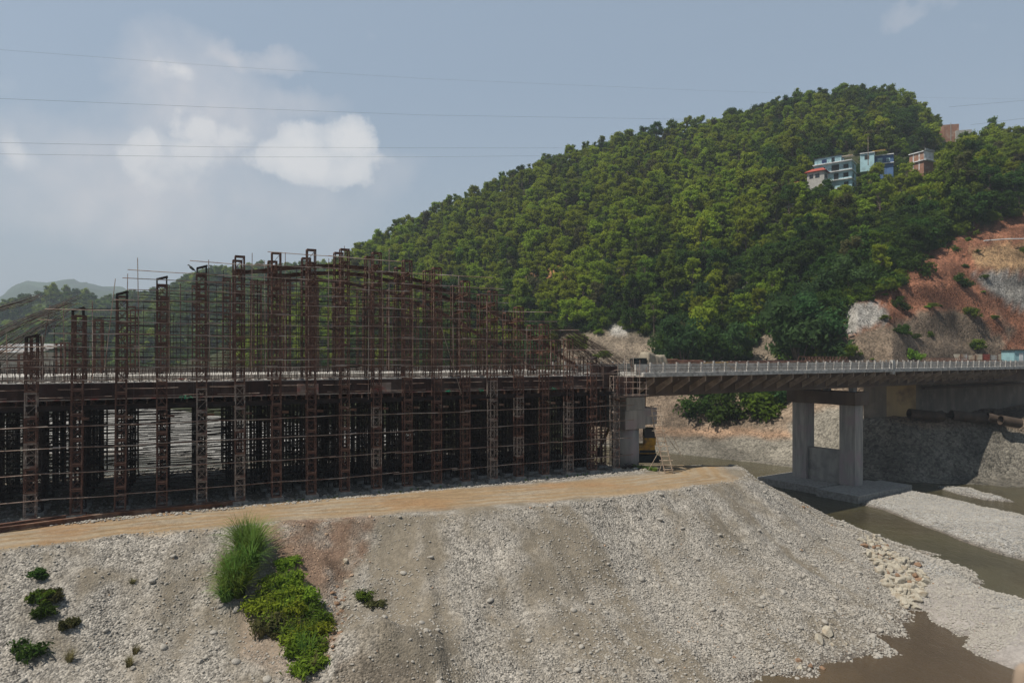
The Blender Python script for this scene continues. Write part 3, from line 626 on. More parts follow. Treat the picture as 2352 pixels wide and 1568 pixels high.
# undergrowth filling gaps on the hill: small bushes, and big shrubs low down
up, us, ur, ui = [], [], [], []
ux = np.array([tr.uniform(560, 2480) for _ in range(7500)]); uz = np.array([4.0+3.05*tr.random()**.8 for _ in range(7500)])
for x, s, X0, Y0, Z0 in zip(ux, uz, *[a.tolist() for a in hill(ux, uz)]):
    x_, y_ = disp(X0, Y0, Z0)
    if bare_at(x_, y_) and not (x_ > 1900 and tr.random() < .012): continue
    if any(a-1 < x_ < c_+1 and b_ < y_ < d_-4 for a, b_, c_, d_ in HOUSES) and tr.random() < .5: continue
    up.append((X0, Y0, Z0-.3)); us.append(tr.uniform(.35, .85)); ur.append((0, 0, tr.uniform(0, 6.28))); ui.append(tr.choice([0,0,1,1,3]) if s < 5.8 else tr.choice([0,1]))
scatter('undergrowth', up, us, ur, ui, BP, 'tangled green undergrowth between the hillside trees', 'undergrowth')
# mid distance wooded hill at left
mx, my, mz = mid; pts = []; sc_ = []; ro = []; ix = []
for _ in range(2600):
    i = tr.randrange(2, 39); j = tr.randrange(20, 125); fx_, fy_ = tr.random(), tr.random()
    a = np.array([mx[i,j],my[i,j],mz[i,j]]); b = np.array([mx[i,j+1],my[i,j+1],mz[i,j+1]]); c_ = np.array([mx[i+1,j],my[i+1,j],mz[i+1,j]])
    p = a+(b-a)*fx_+(c_-a)*fy_; pts.append(tuple(p-[0,0,.5])); sc_.append(tr.uniform(.8, 1.6)); ro.append((0,0,tr.uniform(0,6.28))); ix.append(tr.choice([0,3,3,4,5,5,6]))
scatter('hill_forest', pts, sc_, ro, ix, TP, 'hazy green forest on the lower hill seen behind the scaffolding at left', 'forest')
# riverside trees behind the left end of the bridge
def put_bush(x, y, Y, k, sc, label, name='shrub', group=None, squash=1.0):
    p = P(x, y, Y); e = empty(name, p, label, 'shrub', group); e.scale = (sc, sc, sc*squash); e.rotation_euler.z = tr.uniform(0, 6.28)
    inst('stem', BP[k][0], e); inst('foliage', BP[k][1], e); return e
for (x, y, Y, k, sc, lb) in [(1570,828,168,2,1.9,'large bluish bamboo thicket directly right of the tarpaulin on the deck'),(1640,822,166,0,1.7,'dark round thicket behind the deck right of the bamboo'),
     (1690,815,166,2,1.35,'small bluish thicket behind the deck railing before the soil gap'),(1835,826,150,2,2.35,'biggest rounded bluish green tree-like thicket just above the deck'),(1875,790,152,2,1.9,'upper right shoulder thicket of the big bluish clump'),
     (1540,800,172,0,1.4,'dark shrub at left end of the thickets above the deck'),(1325,800,184,1,1.1,'isolated green shrub on the grey scree behind the starter bars'),(1385,820,180,3,.8,'low bright shrub at the foot of the grey scree'),
     (1600,958,163,0,1.7,'dark shrub on the rubble bank under the deck nearest the concrete pier'),(1690,968,158,0,2.1,'large dark shrub on the bank below the middle of the deck'),(1650,940,164,2,1.6,'bluish shrub high on the bank under the deck'),
     (1765,965,152,1,1.9,'grassy round bush on the bank left of the portal pier'),(1735,925,156,0,1.2,'dark shrub above the grassy round bush'),(1785,930,152,2,1.1,'shrub touching the portal pier cap from behind'),
     (1955,818,146,1,.75,'slim young shrub growing behind the deck right of the big thicket'),(2090,822,150,3,.9,'low bright green bush behind the deck below the red cutting'),(2060,824,150,3,.7,'low bright green bush left of its twin behind the deck'),
     (2150,705,170,3,1.1,'bright green plant strip on the ledge of the red cutting'),(2185,692,172,3,1.0,'green shrub at right end of the ledge on the red cutting'),(2125,715,168,3,.8,'green shrub at left end of the ledge on the red cutting'),
     (2165,655,176,3,.6,'small green shrub beside the white pipe on the red soil'),(2065,760,158,1,.45,'little green tuft on the brown rubble slope'),(2130,775,158,1,.45,'little green tuft right of centre on the brown rubble slope'),
     (2215,545,190,1,1.2,'shrub overhanging the top of the red cutting'),(2160,590,186,0,1.5,'dark shrub at the upper left rim of the red cutting'),(2080,640,172,0,1.7,'dark shrub at the left rim of the red cutting'),(2010,665,165,0,1.6,'dark shrub above the white rock outcrop'),(1960,670,164,2,1.5,'bluish shrub above left edge of the white rock outcrop')]:
    put_bush(x, y, Y, k, sc, lb)
for i in range(95):      # thick scrub along the hill foot above the deck
    x = tr.uniform(1180, 1925); s = tr.uniform(4.15, 5.3)
    X0, Y0, Z0 = (float(q[0]) for q in hill(np.array([x]), np.array([s]))); x_, y_ = disp(X0, Y0, Z0)
    if bare_at(x_, y_+4) or (1250 < x_ < 1540 and y_ > 755): continue
    k = tr.choice([0,0,1,2,3]); sc = tr.uniform(.9, 1.7)
    e = empty('shrub', (X0, Y0, Z0-.4), ['dark dense shrub','mid green shrub','bluish green bamboo shrub','bright green low shrub'][k]+(' in the scrub at the hill foot left of the white outcrop' if x_ < 1600 else ' in the scrub at the hill foot above the deck thickets'), 'shrub', 'scrub along the hill foot')
    e.scale = (sc, sc, sc); e.rotation_euler.z = tr.uniform(0, 6.28); inst('stem', BP[k][0], e); inst('foliage', BP[k][1], e)

# ================================================================== the bridge under construction
A0 = Vector((-37.4, 53.0, 0)); DD = Vector((.898, .44, 0)).normalized(); NN = Vector((-DD.y, DD.x, 0)); RZ1 = math.atan2(DD.y, DD.x)
def W1(s, t, z=0): q = A0+DD*s+NN*t; return Vector((q.x, q.y, z))
SP = 3.03; NT = 19
ORD = ['first','second','third','fourth','fifth','sixth','seventh','eighth','ninth','tenth','eleventh','twelfth','thirteenth','fourteenth','fifteenth','sixteenth','seventeenth','eighteenth','nineteenth']
TOPY = [768,706,669,635,610,588,580,573,572,580,598,615,645,668,705,744,778,820,849]
def fronttop(i):
    q = W1(SP*i, 0); return CZ+(820-TOPY[i])/1568*q.y
ZT = [fronttop(i) for i in range(NT)]
def zt(s): return float(np.interp(s/SP, range(-6, NT), [ZT[0]-6+i for i in range(6)]+ZT))
def section(h, mats, wd=.37, seed=0):
    b = MB(); r = .045
    for sx in (-1, 1):
        for sy in (-1, 1): b.box(sx*wd-r, sx*wd+r, sy*wd-r, sy*wd+r, 0, h)
    for z, th in ((.03,.10),(h-.13,.10),(h*.5-.03,.055)):
        for sy in (-1, 1):
            b.box(-wd+r, wd-r, sy*wd-.03, sy*wd+.03, z, z+th); b.box(sy*wd-.031, sy*wd+.031, -wd+r, wd-r, z+.003, z+th+.003)
    for z0, z1 in ((.1, h*.5),(h*.5, h-.1)):
        for k, sy in enumerate((-1, 1)):
            a = (-1)**(k+(z0 > .2)+seed)
            b.bar((-wd*a, sy*wd, z0+.05), (wd*a, sy*wd, z1-.03), .03); b.bar((sy*(wd+.002), -wd*a, z0+.05), (sy*(wd+.002), wd*a, z1-.03), .03)
            if seed == 1: b.bar((wd*a, sy*(wd-.03), z0+.05), (-wd*a, sy*(wd-.03), z1-.03), .028)
    return b.mesh('section', mats)
SEC = {k: [section(2.0, M[k], seed=q) for q in (0, 1)] for k in ('rust','palesteel','rust_dark')}
def capframe(h, m):
    b = MB(); wd = .36; r = .05
    for sx in (-1, 1):
        for sy in (-1, 1): b.box(sx*wd-r, sx*wd+r, sy*wd-r, sy*wd+r, 0, h)
    for sy in (-1, 1): b.box(-wd+r, wd-r, sy*wd-.04, sy*wd+.04, h-.12, h); b.box(sy*wd-.041, sy*wd+.041, -wd+r, wd-r, h-.117, h+.003); b.bar((-wd, sy*wd, .1), (wd, sy*wd, h-.1), .025)
    return b.mesh('head_frame', m)
CAPF = capframe(1.15, M['rust'])
tilt = MB(); tilt.bar((-.4,-.36,.35), (.45,-.36,.62), .1, .12); tilt.bar((-.4,.36,.35), (.45,.36,.62), .1, .12); tilt.bar((-.38,0,.36),(.42,0,.63),.7,.05)
for sx, z in ((-.36,.35),(.36,.55)):
    for sy in (-.36,.36): tilt.box(sx-.05, sx+.05, sy-.05, sy+.05, 0, z)
TILT = tilt.mesh('head_frame', M['rust_dark'])
FOOT = MB().box(-.62,.62,-.55,.55,-.5,.42).mesh('block', M['footing'])
def tower(i, t, z0, z1, label, group, parts=True, lean=(0, 0), mats=('rust',), r=None, head=True):
    p = W1(SP*i, t, z0); e = empty('lattice_tower', p, label, 'lattice tower', group); e.rotation_euler = (lean[1], lean[0], RZ1)
    n = max(2, round((z1-z0-(1.1 if head else 0))/2.0)); sc = (z1-z0-(1.1 if head else 0))/(2.0*n)
    for k in range(n):
        mk = mats[k % len(mats)] if len(mats) > 1 and k < 6 else mats[0]
        o = inst('section', SEC[mk][(i+k) % 2], e, (0, 0, k*2.0*sc), 0); o.scale = (1, 1, sc-.002)
    if head: inst('head_frame', CAPF if 5 <= i <= 16 else TILT, e, (0, 0, n*2.0*sc))
    return e
# joined single-mesh towers for the rear rows (their parts are too small to show)
def jtower(h, key, seed=0):
    b = MB(); n = max(2, round(h/2)); st = h/n; wd = .37; r = .045
    for sx in (-1, 1):
        for sy in (-1, 1): b.box(sx*wd-r, sx*wd+r, sy*wd-r, sy*wd+r, 0, h)
    for k in range(n*2+1):
        z = min(k*st/2, h-.1)
        for sy in (-1, 1): b.box(-wd+r, wd-r, sy*wd-.03, sy*wd+.03, z, z+(.1 if k % 2 == 0 else .05)); b.box(sy*wd-.03, sy*wd+.03, -wd+r, wd-r, z, z+(.1 if k % 2 == 0 else .05))
    for k in range(n*2):
        a = (-1)**k
        for sy in (-1, 1): b.bar((-wd*a, sy*wd, k*st/2+.08), (wd*a, sy*wd, (k+1)*st/2), .028); b.bar((sy*wd, -wd*a, k*st/2+.08), (sy*wd, wd*a, (k+1)*st/2), .028)
    return b.mesh('lattice', M[key])
bz = random.Random(5); bases = []
foot_lab = 'pale concrete footing block under the %s front tower counted from the round concrete pier'
for i in range(NT):
    g0 = gh(*W1(SP*i, 0)[:2]); z0 = .32
    k = NT-1-i
    pal = {0:('palesteel','rust'),4:('palesteel',),5:('palesteel','palesteel','rust'),9:('rust','palesteel'),13:('palesteel','palesteel'),14:('rust','palesteel'),16:('palesteel','rust','palesteel'),18:('palesteel','palesteel')}.get(i, ('rust',))
    nm = 'rusty front row lattice tower, %s counted from the round concrete pier' % ORD[k]
    if pal[0] == 'palesteel': nm = 'front row lattice tower with pale grey lower sections, %s from the round concrete pier' % ORD[k]
    e = empty('lattice_tower', W1(SP*i, 0, z0), nm, 'lattice tower', 'front row of scaffold towers'); e.rotation_euler = (0, (.008 if i < 3 else 0)-.0, RZ1)
    h = ZT[i]-z0-(1.15 if 5 <= i <= 16 else .62); n = round(h/2.0); sc = h/(2.0*n)
    for q in range(n):
        mk = pal[q % len(pal)] if q*2*sc < 9 else 'rust'
        o = inst('section', SEC[mk][(i+q) % 2], e, (0, 0, q*2.0*sc)); o.scale = (1, 1, sc-.002)
    inst('head_frame', CAPF if 5 <= i <= 16 else TILT, e, (0, 0, h))
    f = inst('concrete_footing', FOOT, None, W1(SP*i, 0, -.1), RZ1+bz.uniform(-.05,.05)); tag(f, foot_lab % ORD[k], 'footing', 'footings of the front towers')
ROWS = [2.7, 5.4, 8.0, 10.7, 13.3, 16.0, 18.7, 21.6]
jcache = {}
for ri, t in enumerate(ROWS):
    for i in range(-5, NT):
        p = W1(SP*i, t)
        if p.x/p.y < -.80: continue
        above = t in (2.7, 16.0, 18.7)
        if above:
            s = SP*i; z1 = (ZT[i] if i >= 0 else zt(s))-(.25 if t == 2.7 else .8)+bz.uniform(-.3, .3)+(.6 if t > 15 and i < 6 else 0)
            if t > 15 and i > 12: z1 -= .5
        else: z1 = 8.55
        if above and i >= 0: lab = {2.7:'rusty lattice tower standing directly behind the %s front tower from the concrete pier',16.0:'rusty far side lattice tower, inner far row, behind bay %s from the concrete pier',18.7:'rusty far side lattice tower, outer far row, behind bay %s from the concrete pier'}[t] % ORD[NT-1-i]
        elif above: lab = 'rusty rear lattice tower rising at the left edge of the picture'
        else: lab = 'rusty lattice tower in shade-darkened colour beneath the deck'
        if i < 5 and t in (8.0, 13.3) and i in (2, 3, 4): pass
        if not above and i in (2, 3) and t in (5.4,): continue
        if t == 2.7 and 0 <= i < 18:
            e = empty('lattice_tower', W1(SP*i, t, .2), lab, 'lattice tower', 'second row of scaffold towers'); e.rotation_euler = (0, 0, RZ1)
            h = z1-.2-1.15; n = round(h/2); sc = h/(2*n)
            for q in range(n): o = inst('section', SEC['rust' if q*2*sc > 8 else 'rust_dark'][(i+q) % 2], e, (0, 0, q*2*sc)); o.scale = (1, 1, sc-.002)  # sections below the deck take the shade-darkened copy of the rust
            inst('head_frame', CAPF, e, (0, 0, h)); continue
        hk_ = (round(z1-.2, 0), above)
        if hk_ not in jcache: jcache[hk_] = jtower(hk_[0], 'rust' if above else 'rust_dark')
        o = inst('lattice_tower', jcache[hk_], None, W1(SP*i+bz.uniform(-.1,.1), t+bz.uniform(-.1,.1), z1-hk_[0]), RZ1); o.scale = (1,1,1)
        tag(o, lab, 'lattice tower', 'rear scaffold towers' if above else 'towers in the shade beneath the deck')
# footings seen behind the front row
for t in (2.7, 5.4):
    for i in range(0, NT):
        f = inst('concrete_footing', FOOT, None, W1(SP*i+bz.uniform(-.1,.1), t, -.15), RZ1); tag(f, 'shaded footing block behind the front row of towers', 'footing', 'shaded footings behind the front row')

# ---- deck of the arch bridge
DZ = 10.72
e = empty('unfinished_bridge_deck', W1(0, .8, DZ), 'unfinished bridge deck edged with rusty steel formwork carried by the lattice towers', 'bridge')
S0, S1, T0, T1 = -26, 55.2, .8, 20.6
def loc(ob): ob.parent = e; ob.matrix_parent_inverse = Matrix.Translation(-e.location)
def W1b(b, s0, s1, t0, t1, z0, z1): return b.quadbox([W1(s0,t0,z0),W1(s1,t0,z0),W1(s1,t1,z0),W1(s0,t1,z0),W1(s0,t0,z1),W1(s1,t0,z1),W1(s1,t1,z1),W1(s0,t1,z1)])
loc(W1b(MB(), S0, S1, T0+.12, T1, 9.45, DZ).build('deck_slab', M['conc_light']))
loc(W1b(MB(), S0, S1-2, 5.6, 19.4, DZ+.003, DZ+.42).build('raised_slab', M['conc_light']))
b = MB(); x = S0
while x < S1-.1: x2 = min(x+1.5, S1); W1b(b, x+.006, x2-.006, T0, T0+.115, 9.42+bz.uniform(-.02,.02), DZ-.05+bz.uniform(-.03,.02)); x = x2
for zz in (9.75, 10.1, 10.42): W1b(b, S0, S1, T0-.03, T0-.002, zz-.02, zz+.02)
loc(b.build('edge_formwork', M['form']))
loc(W1b(MB(), S0, S1, 20.0, 20.5, DZ+.004, DZ+.85).build('edge_beam', M['conc_light']))
loc(W1b(MB(), S0, S1, T0-.25, T0+.3, 9.33, 9.40).build('walkway_plank', M['ply']))
for k in range(80):
    s = S0+1.0+k*1.0
    if s > S1-.3: break
    b = MB(); b.ibeam(W1(s, T0-.35-bz.uniform(0,.15), 9.12), W1(s, T1+.2, 9.12), .14, .32); loc(b.build('cross_beam', M['ibeam']))
for t in (.15, 2.7, 5.4, 8, 10.7, 13.3, 16, 18.7):
    b = MB(); b.ibeam(W1(S0, t, 8.75), W1(S1-.3, t, 8.75), .25, .40, .04); loc(b.build('main_beam', M['rust_dark']))
loc(W1b(MB(), 53.4, 55.3, T0-.35, T0+2.2, 9.41, 11.75).build('end_stop_form', M['form']))
# starter bars (uncountable fringe) and litter on the deck
b = MB()
for t in (1.6, 3.2, 5.5, 9.0, 14.0, 17.2, 19.2):
    s = S0
    while s < S1-1:
        h = bz.uniform(.55, 1.05); zb = DZ+(.42 if 5.6 < t < 19.3 else 0); b.bar(W1(s, t, zb), W1(s+bz.uniform(-.1,.1), t+bz.uniform(-.1,.1), zb+h), .022); s += bz.uniform(.18, .34)
o = b.build('starter_bars', M['rebar']); tag(o, 'fringe of short upright rusty starter bars along the unfinished deck', 'starter bars', kind='stuff')
b = MB()
for k in range(700):
    s = bz.uniform(S0, S1-1); t = 1.0+abs(bz.gauss(0, 1.0)); a = bz.uniform(0, 3.14); l = bz.uniform(.1, .75); q = W1(s, t, DZ+bz.uniform(.02,.16))
    b.mi = bz.choice([0,0,1,2]); b.bar(q, q+Vector((math.cos(a)*l, math.sin(a)*l, bz.uniform(-.05,.12))), bz.uniform(.03,.16), bz.uniform(.02,.08))
o = b.build('deck_litter', [M['footing'], M['ply'], M['rebar']]); tag(o, 'scattered offcuts, spacers and concrete crumbs along the deck edge', 'litter', kind='stuff')
for (x, y, lab) in ((425,917,'green net scrap hanging under the formwork near the left'),(1275,891,'green net scrap nearest the concrete pier'),(1110,898,'small green net scrap left of the one by the pier'),(1033,900,'smallest green net scrap right of the middle')):
    s = (lambda u: (u*A0.y-A0.x)/(DD.x-u*DD.y))((x-1176)/1568); b = MB(); r = random.Random(x); L_ = .9 if x in (425,1275) else .35
    for k in range(26): p = W1(s+r.uniform(-L_/2,L_/2), T0-.3+r.uniform(-.1,.08), 9.42+r.uniform(-.14,.12)*L_); q = p+Vector((r.uniform(-.2,.2),r.uniform(-.05,.05),r.uniform(-.15,.08))); b.bar(p, q, .05, .02)
    o = b.build('netting_scrap', M['green_net']); tag(o, lab, 'netting', 'green net scraps')
for (s, w_, lab) in ((20.1, 1.9, 'bleached plywood board with reddish stain leaning on the formwork, left of two'),(26.9, 2.0, 'bleached grey plywood board leaning on the formwork, right of two')):
    o = W1b(MB(), s, s+w_, T0-.14, T0-.06, 9.43, 10.35).build('plywood_board', M['ply']); tag(o, lab, 'board', 'plywood boards on the formwork')

# ---- arch centering girders between the tower tops
def arch_run(t, off, name_lab, i0, i1):
    for i in range(i0, i1):
        a = W1(SP*i-.25, t, zt(SP*i)+off); c_ = W1(SP*(i+1)+.25, t, zt(SP*(i+1))+off); b = MB(); b.ibeam(a, c_, .3, .36, .04); o = b.build('arch_girder', M['ibeam'])
        tag(o, name_lab+' over bay %s from the concrete pier' % ORD[min(18, NT-2-i)], 'steel girder', 'girders following the arch line')
arch_run(3.4, -1.15, 'rusty girder of the near arch line', 5, 17)
arch_run(3.4, -1.85, 'lower rusty girder of the near arch line', 6, 12)
arch_run(15.2, -1.3, 'rusty girder of the far arch line', 6, 18)
for i in range(5, 16):
    for dz, sg in ((-1.5, 1), (-3.0, -1)):
        if dz < -2 and i in (5, 11, 14): continue
        b = MB(); b.ibeam(W1(SP*i-.45*sg*.3, -1.0, ZT[i]+dz+.1), W1(SP*i+.3, 4.2, ZT[i]+dz-.05), .2, .28, .03); o = b.build('cross_girder', M['ibeam'])
        tag(o, ('upper' if sg > 0 else 'lower')+' short cross girder poking through the head of the %s front tower from the pier' % ORD[NT-1-i], 'steel girder', 'cross girders through the tower heads')
for i in range(1, NT):           # stub girders under the deck
    b = MB(); b.ibeam(W1(SP*i+.2, -.75, 7.95), W1(SP*i+.35, 1.6, 8.05), .18, .22, .03); b.ibeam(W1(SP*i+.42, -.75, 7.95), W1(SP*i+.95, -.78, 7.92), .12, .2, .03); o = b.build('stub_girder', M['ibeam'])
    tag(o, 'short rusty stub girder on the side of the %s front tower just below the deck' % ORD[NT-1-i], 'steel girder', 'stub girders below the deck')

# ---- scaffold tubes
tubes = 0
TUBE = []
def one_tube(a, b_, r, m, label, group='scaffold tubes clamped along the front towers'):
    global tubes
    tubes += 1; o = MB().tube([a, (Vector(a)+Vector(b_))/2+Vector((0,0,-.03)), b_], r, 5).build('scaffold_tube', m); tag(o, label, 'scaffold tube', group); return o
tr2 = random.Random(3)
lv = [(1.7,'lowest'),(3.7,'second lowest'),(5.7,'third lowest'),(7.38,'fourth lowest')]
for z, nm in lv:
    s = -4.5
    while s < 56:
        l = tr2.uniform(5.2, 6.3); dz = (tr2.uniform(-.1,.14)); one_tube(W1(s-.25, -.46, z-dz/2+tr2.uniform(-.05,.05)), W1(min(s+l, 56.5)+.3, -.48+tr2.uniform(-.05,.05), z+dz/2+tr2.uniform(-.05,.05)), .036, M['pipe'], 'pale scaffold tube of the %s horizontal run below the deck, front face' % nm); s += l
for k, z in enumerate((11.0, 12.0, 12.6, 13.6, 14.65, 15.7, 16.6, 17.5, 18.4, 19.2, 19.9, 20.9, 22.0)):
    s = -4.5
    while s < 58:
        l = tr2.uniform(5.0, 6.4); zz = max(zt(s+.2*l), zt(s+.8*l))
        if z < zz-.25 and s+l*.5 < 57: one_tube(W1(s-.4, -.46, z+tr2.uniform(-.1,.1)), W1(s+l+tr2.uniform(.2,1.2), -.48, z+tr2.uniform(-.1,.1)), .034, M['pipe'], 'scaffold tube of the %s horizontal run above the deck, front face' % ORD[k])
        s += l
for z in (9.6, 10.25):
    s = -4
    while s < 54: l = tr2.uniform(2.0, 5.5); one_tube(W1(s, .5, z+tr2.uniform(-.03,.03)), W1(s+l, .5, z+tr2.uniform(-.03,.03)), .024, M['pipe'], 'thin tube lashed horizontally in front of the deck formwork'); s += l+tr2.uniform(.3, 2.5)
for k in range(34):             # uprights between the towers
    s = -3+k*1.75+tr2.uniform(-.5,.5); t = tr2.choice([-.3, 1.3, 2.0, 4.5]); z0 = tr2.choice([8.8, 10.8, 10.8]); z1 = min(zt(s)+tr2.uniform(-1.5, 2.3), zt(s)+2.2)
    if z1-z0 < 2: continue
    one_tube(W1(s, t, z0), W1(s+tr2.uniform(-.15,.15), t, z1), .032, M['pipe'], 'upright scaffold tube standing between the towers above the deck')
for (x0, y0, x1, y1, t) in ((1033,1388,1064,1587,0),(1020,1352,1035,1395,-.6)):
    pass
bb = [(1012,762,-.6),(1058,900,-.6)]
def atx(x, t, y):                # point on the vertical plane t at display (x, y)
    u = (x-1176)/1568; ox, oy = A0.x+NN.x*t, A0.y+NN.y*t; s = (u*oy-ox)/(DD.x-u*DD.y); Yd = oy+DD.y*s; return W1(s, t, CZ+(820-y)/1568*Yd)
one_tube(atx(1014,-.7,752), atx(1060,-.7,904), .03, M['bamboo'], 'long leaning pale pole crossing the deck edge right of the middle', 'leaning poles')
one_tube(atx(900,3,738), atx(912,3,862), .03, M['bamboo'], 'leaning pole between the middle towers above the deck', 'leaning poles')
one_tube(atx(1092,1.5,905), atx(1180,1.5,800), .026, M['pipe_dark'], 'diagonal thin rusty brace across the deck edge', 'leaning poles')
# the uncounted rest: ledgers of the inner rows, cross ties
b = MB()
for t in ROWS:
    above = t in (2.7, 16.0, 18.7); levels = [1.4, 2.0, 2.6, 3.3, 3.9, 4.5, 5.2, 5.8, 6.5, 7.1, 7.7, 8.2]
    for z in levels+([11.4, 12.0, 12.7, 13.4, 14.1, 14.8, 15.5, 16.2, 16.9, 17.6, 18.3, 19.1, 19.9, 20.7] if above else []):
        s = -26
        while s < 54:
            l = tr2.uniform(4.5, 6.5)
            if (W1(s, t).x/W1(s, t).y > -.95) and (z < 9 or z < max(zt(s+l/2), 12)-.3): b.bar(W1(s, t+tr2.uniform(-.45,.45), z+tr2.uniform(-.2,.2)), W1(s+l+.4, t+tr2.uniform(-.45,.45), z+tr2.uniform(-.2,.2)), .055)
            s += l
for i in range(-5, NT):
    for z in [1.9, 3.9, 5.9, 7.7]+[q for q in (11.8, 13.8, 15.8, 17.8, 19.5) if q < zt(SP*i)-.5]:
        if tr2.random() < .8: b.bar(W1(SP*i+.42, -.9 if tr2.random() < .5 else .2, z+tr2.uniform(-.15,.15)), W1(SP*i+tr2.uniform(.2,.6), tr2.choice([3.2,8,21.5]) if z < 9 else 3.4+tr2.random(), z+tr2.uniform(-.3,.3)), .05)
    for t in (4.2, 9.4, 14.6, 20.0):
        for q in range(5 if i > 4 or i < -1 else 0):
            s = SP*i+tr2.uniform(.4, 2.6); tt_ = t+tr2.uniform(-1,1); b.bar(W1(s, tt_, 0), W1(s, tt_, 8.9), .075)
    for q in range(10):
        s = SP*i+tr2.uniform(0, 3); t = tr2.choice([1.3, 3.9, 6, 9, 12, 15, 17.3, 19.8]); zz = min(zt(s)-tr2.uniform(.5, 5), 21)
        if zz > 11.5: b.bar(W1(s, t, DZ), W1(s+tr2.uniform(-.1,.1), t, zz), .045)
o = b.build('scaffolding_tubes', M['pipe_dark']); tag(o, 'tangle of thin rusty tubes tying the inner rows of towers together', 'scaffolding', kind='stuff')

# ---- diagonal starter bars of the arch springings
def bars(name_lab, segs, seed, n, r=.028, spread=.35, t0=1.0, t1=3.6):
    q = random.Random(seed); e_ = empty('arch_starter_bars', segs[0][0], name_lab, 'rebar bundle', 'diagonal bars at the arch springings')
    for k in range(n):
        a, c_ = segs[k % len(segs)]; j = Vector((q.uniform(-1,1)*spread, q.uniform(-1,1)*spread, q.uniform(-1,1)*spread*.7)); j2 = Vector((q.uniform(-1,1)*spread*.8, q.uniform(-1,1)*spread*.6, q.uniform(-1,1)*spread*.5)); f = q.uniform(.7, 1.0)
        o_ = Vector(a)+j-Vector(segs[0][0]); d_ = Vector(a)+j+(Vector(c_)+j2-Vector(a)-j)*f-Vector(segs[0][0])
        m1 = (o_+d_)/2+Vector((0,0,.25)); MB().tube([o_, m1, d_], r*.8, 4).build('bar', M['rebar'], e_)
    return e_
bars('bundle of long dark bars sloping up to the left from the concrete pier', [(atx(1420,1.6,865), atx(1262,1.6,742)),(atx(1400,1.6,862), atx(1215,1.6,735))], 1, 60, .019, 1.15)
bars('second bundle of dark bars from the far springing sloping up to the left', [(atx(1425,8.0,838), atx(1290,8.0,745))], 2, 34, .020, .9)
bars('bundle of dark bars sloping up to the right from the left picture edge', [(atx(-60,.6,800), atx(188,.6,684)),(atx(-60,2,850), atx(175,2,700))], 3, 44, .022, .8)
bars('upper bundle of dark bars sloping up at the left picture edge', [(atx(-80,9,745), atx(104,9,676))], 4, 18, .028, .45)
for k, (x, lab) in enumerate(((90,'leaning pale pole by the left bars'),(240,'tall pale pole right of the left bars'))):
    one_tube(atx(x, 1, 850), atx(x+25, 1, 700 if k == 0 else 640), .03, M['pipe'], lab, 'leaning poles')

# ================================================================== round pier between the two bridges
B0 = Vector((15.36, 76.7, 0)); EE = Vector((.8386, .5447, 0)); MMv = Vector((-.5447, .8386, 0)); RZ2 = math.atan2(EE.y, EE.x)
def W2(s, t, z=0): q = B0+EE*s+MMv*t; return Vector((q.x, q.y, z))
def W2b(b, s0, s1, t0, t1, z0, z1): return b.quadbox([W2(s0,t0,z0),W2(s1,t0,z0),W2(s1,t1,z0),W2(s0,t1,z0),W2(s0,t0,z1),W2(s1,t0,z1),W2(s1,t1,z1),W2(s0,t1,z1)])
def at2(x, t, y):
    u = (x-1176)/1568; ox, oy = B0.x+MMv.x*t, B0.y+MMv.y*t; s = (u*oy-ox)/(EE.x-u*EE.y); Yd = oy+EE.y*s; return s, CZ+(820-y)/1568*Yd
pe = empty('round_column_pier', W2(.9, 4.8, -1.2), 'thick round concrete pier with a stepped blocky head between scaffolding and finished bridge', 'bridge pier')
def locp(par, ob): ob.parent = par; ob.matrix_parent_inverse = Matrix.Translation(-par.location); return ob
for t in (4.8, 14.0): locp(pe, MB().tube([W2(.85, t, -1.5), W2(.85, t, 4.42)], 1.62, 40).build('column', M['conc_pier'], smooth=True)).data.polygons
locp(pe, W2b(MB(), -.75, 2.4, 3.0, 16, 4.4, 6.6).build('pier_head', M['conc_pier'], bevel=.04))
locp(pe, W2b(MB(), -.55, 2.38, 3.03, 16, 6.603, 8.5).build('pier_head', M['conc'], bevel=.04))
locp(pe, W2b(MB(), 2.404, 5.3, 4.0, 15.5, 4.7, 6.7).build('bracket_head', M['conc_pier'], bevel=.04))
locp(pe, W2b(MB(), 3.0, 4.4, 5.0, 14.5, 6.703, 8.1).build('bearing_plinth', M['conc_dark']))

# ================================================================== finished bridge
LB = 118.0
fb = empty('concrete_bridge', W2(-.7, 0, 10.5), 'finished concrete road bridge with post and rail parapet and slanting struts under its edge', 'bridge')
def addb(b, name, m, **k): return locp(fb, b.build(name, M[m] if isinstance(m, str) else m, **k))
addb(W2b(MB(), -.69, LB-.01, .452, 18.548, 10.58, 10.74), 'deck_slab', 'conc')
addb(W2b(MB(), -.7, LB, 0, .45, 10.55, 11.06), 'kerb_beam', 'conc_light', bevel=.03)
addb(W2b(MB(), -.7, LB, 18.55, 19, 10.35, 11.06), 'kerb_beam', 'conc_light')
addb(W2b(MB(), -.3, LB, 1.75, 2.0, 10.742, 11.98), 'crash_barrier', 'conc_light')
addb(W2b(MB(), 2, LB, 16.9, 17.2, 10.742, 11.9), 'crash_barrier', 'conc')
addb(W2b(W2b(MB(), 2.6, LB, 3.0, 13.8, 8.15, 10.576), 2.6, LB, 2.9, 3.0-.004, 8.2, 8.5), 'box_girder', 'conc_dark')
k = 0; s = 1.2
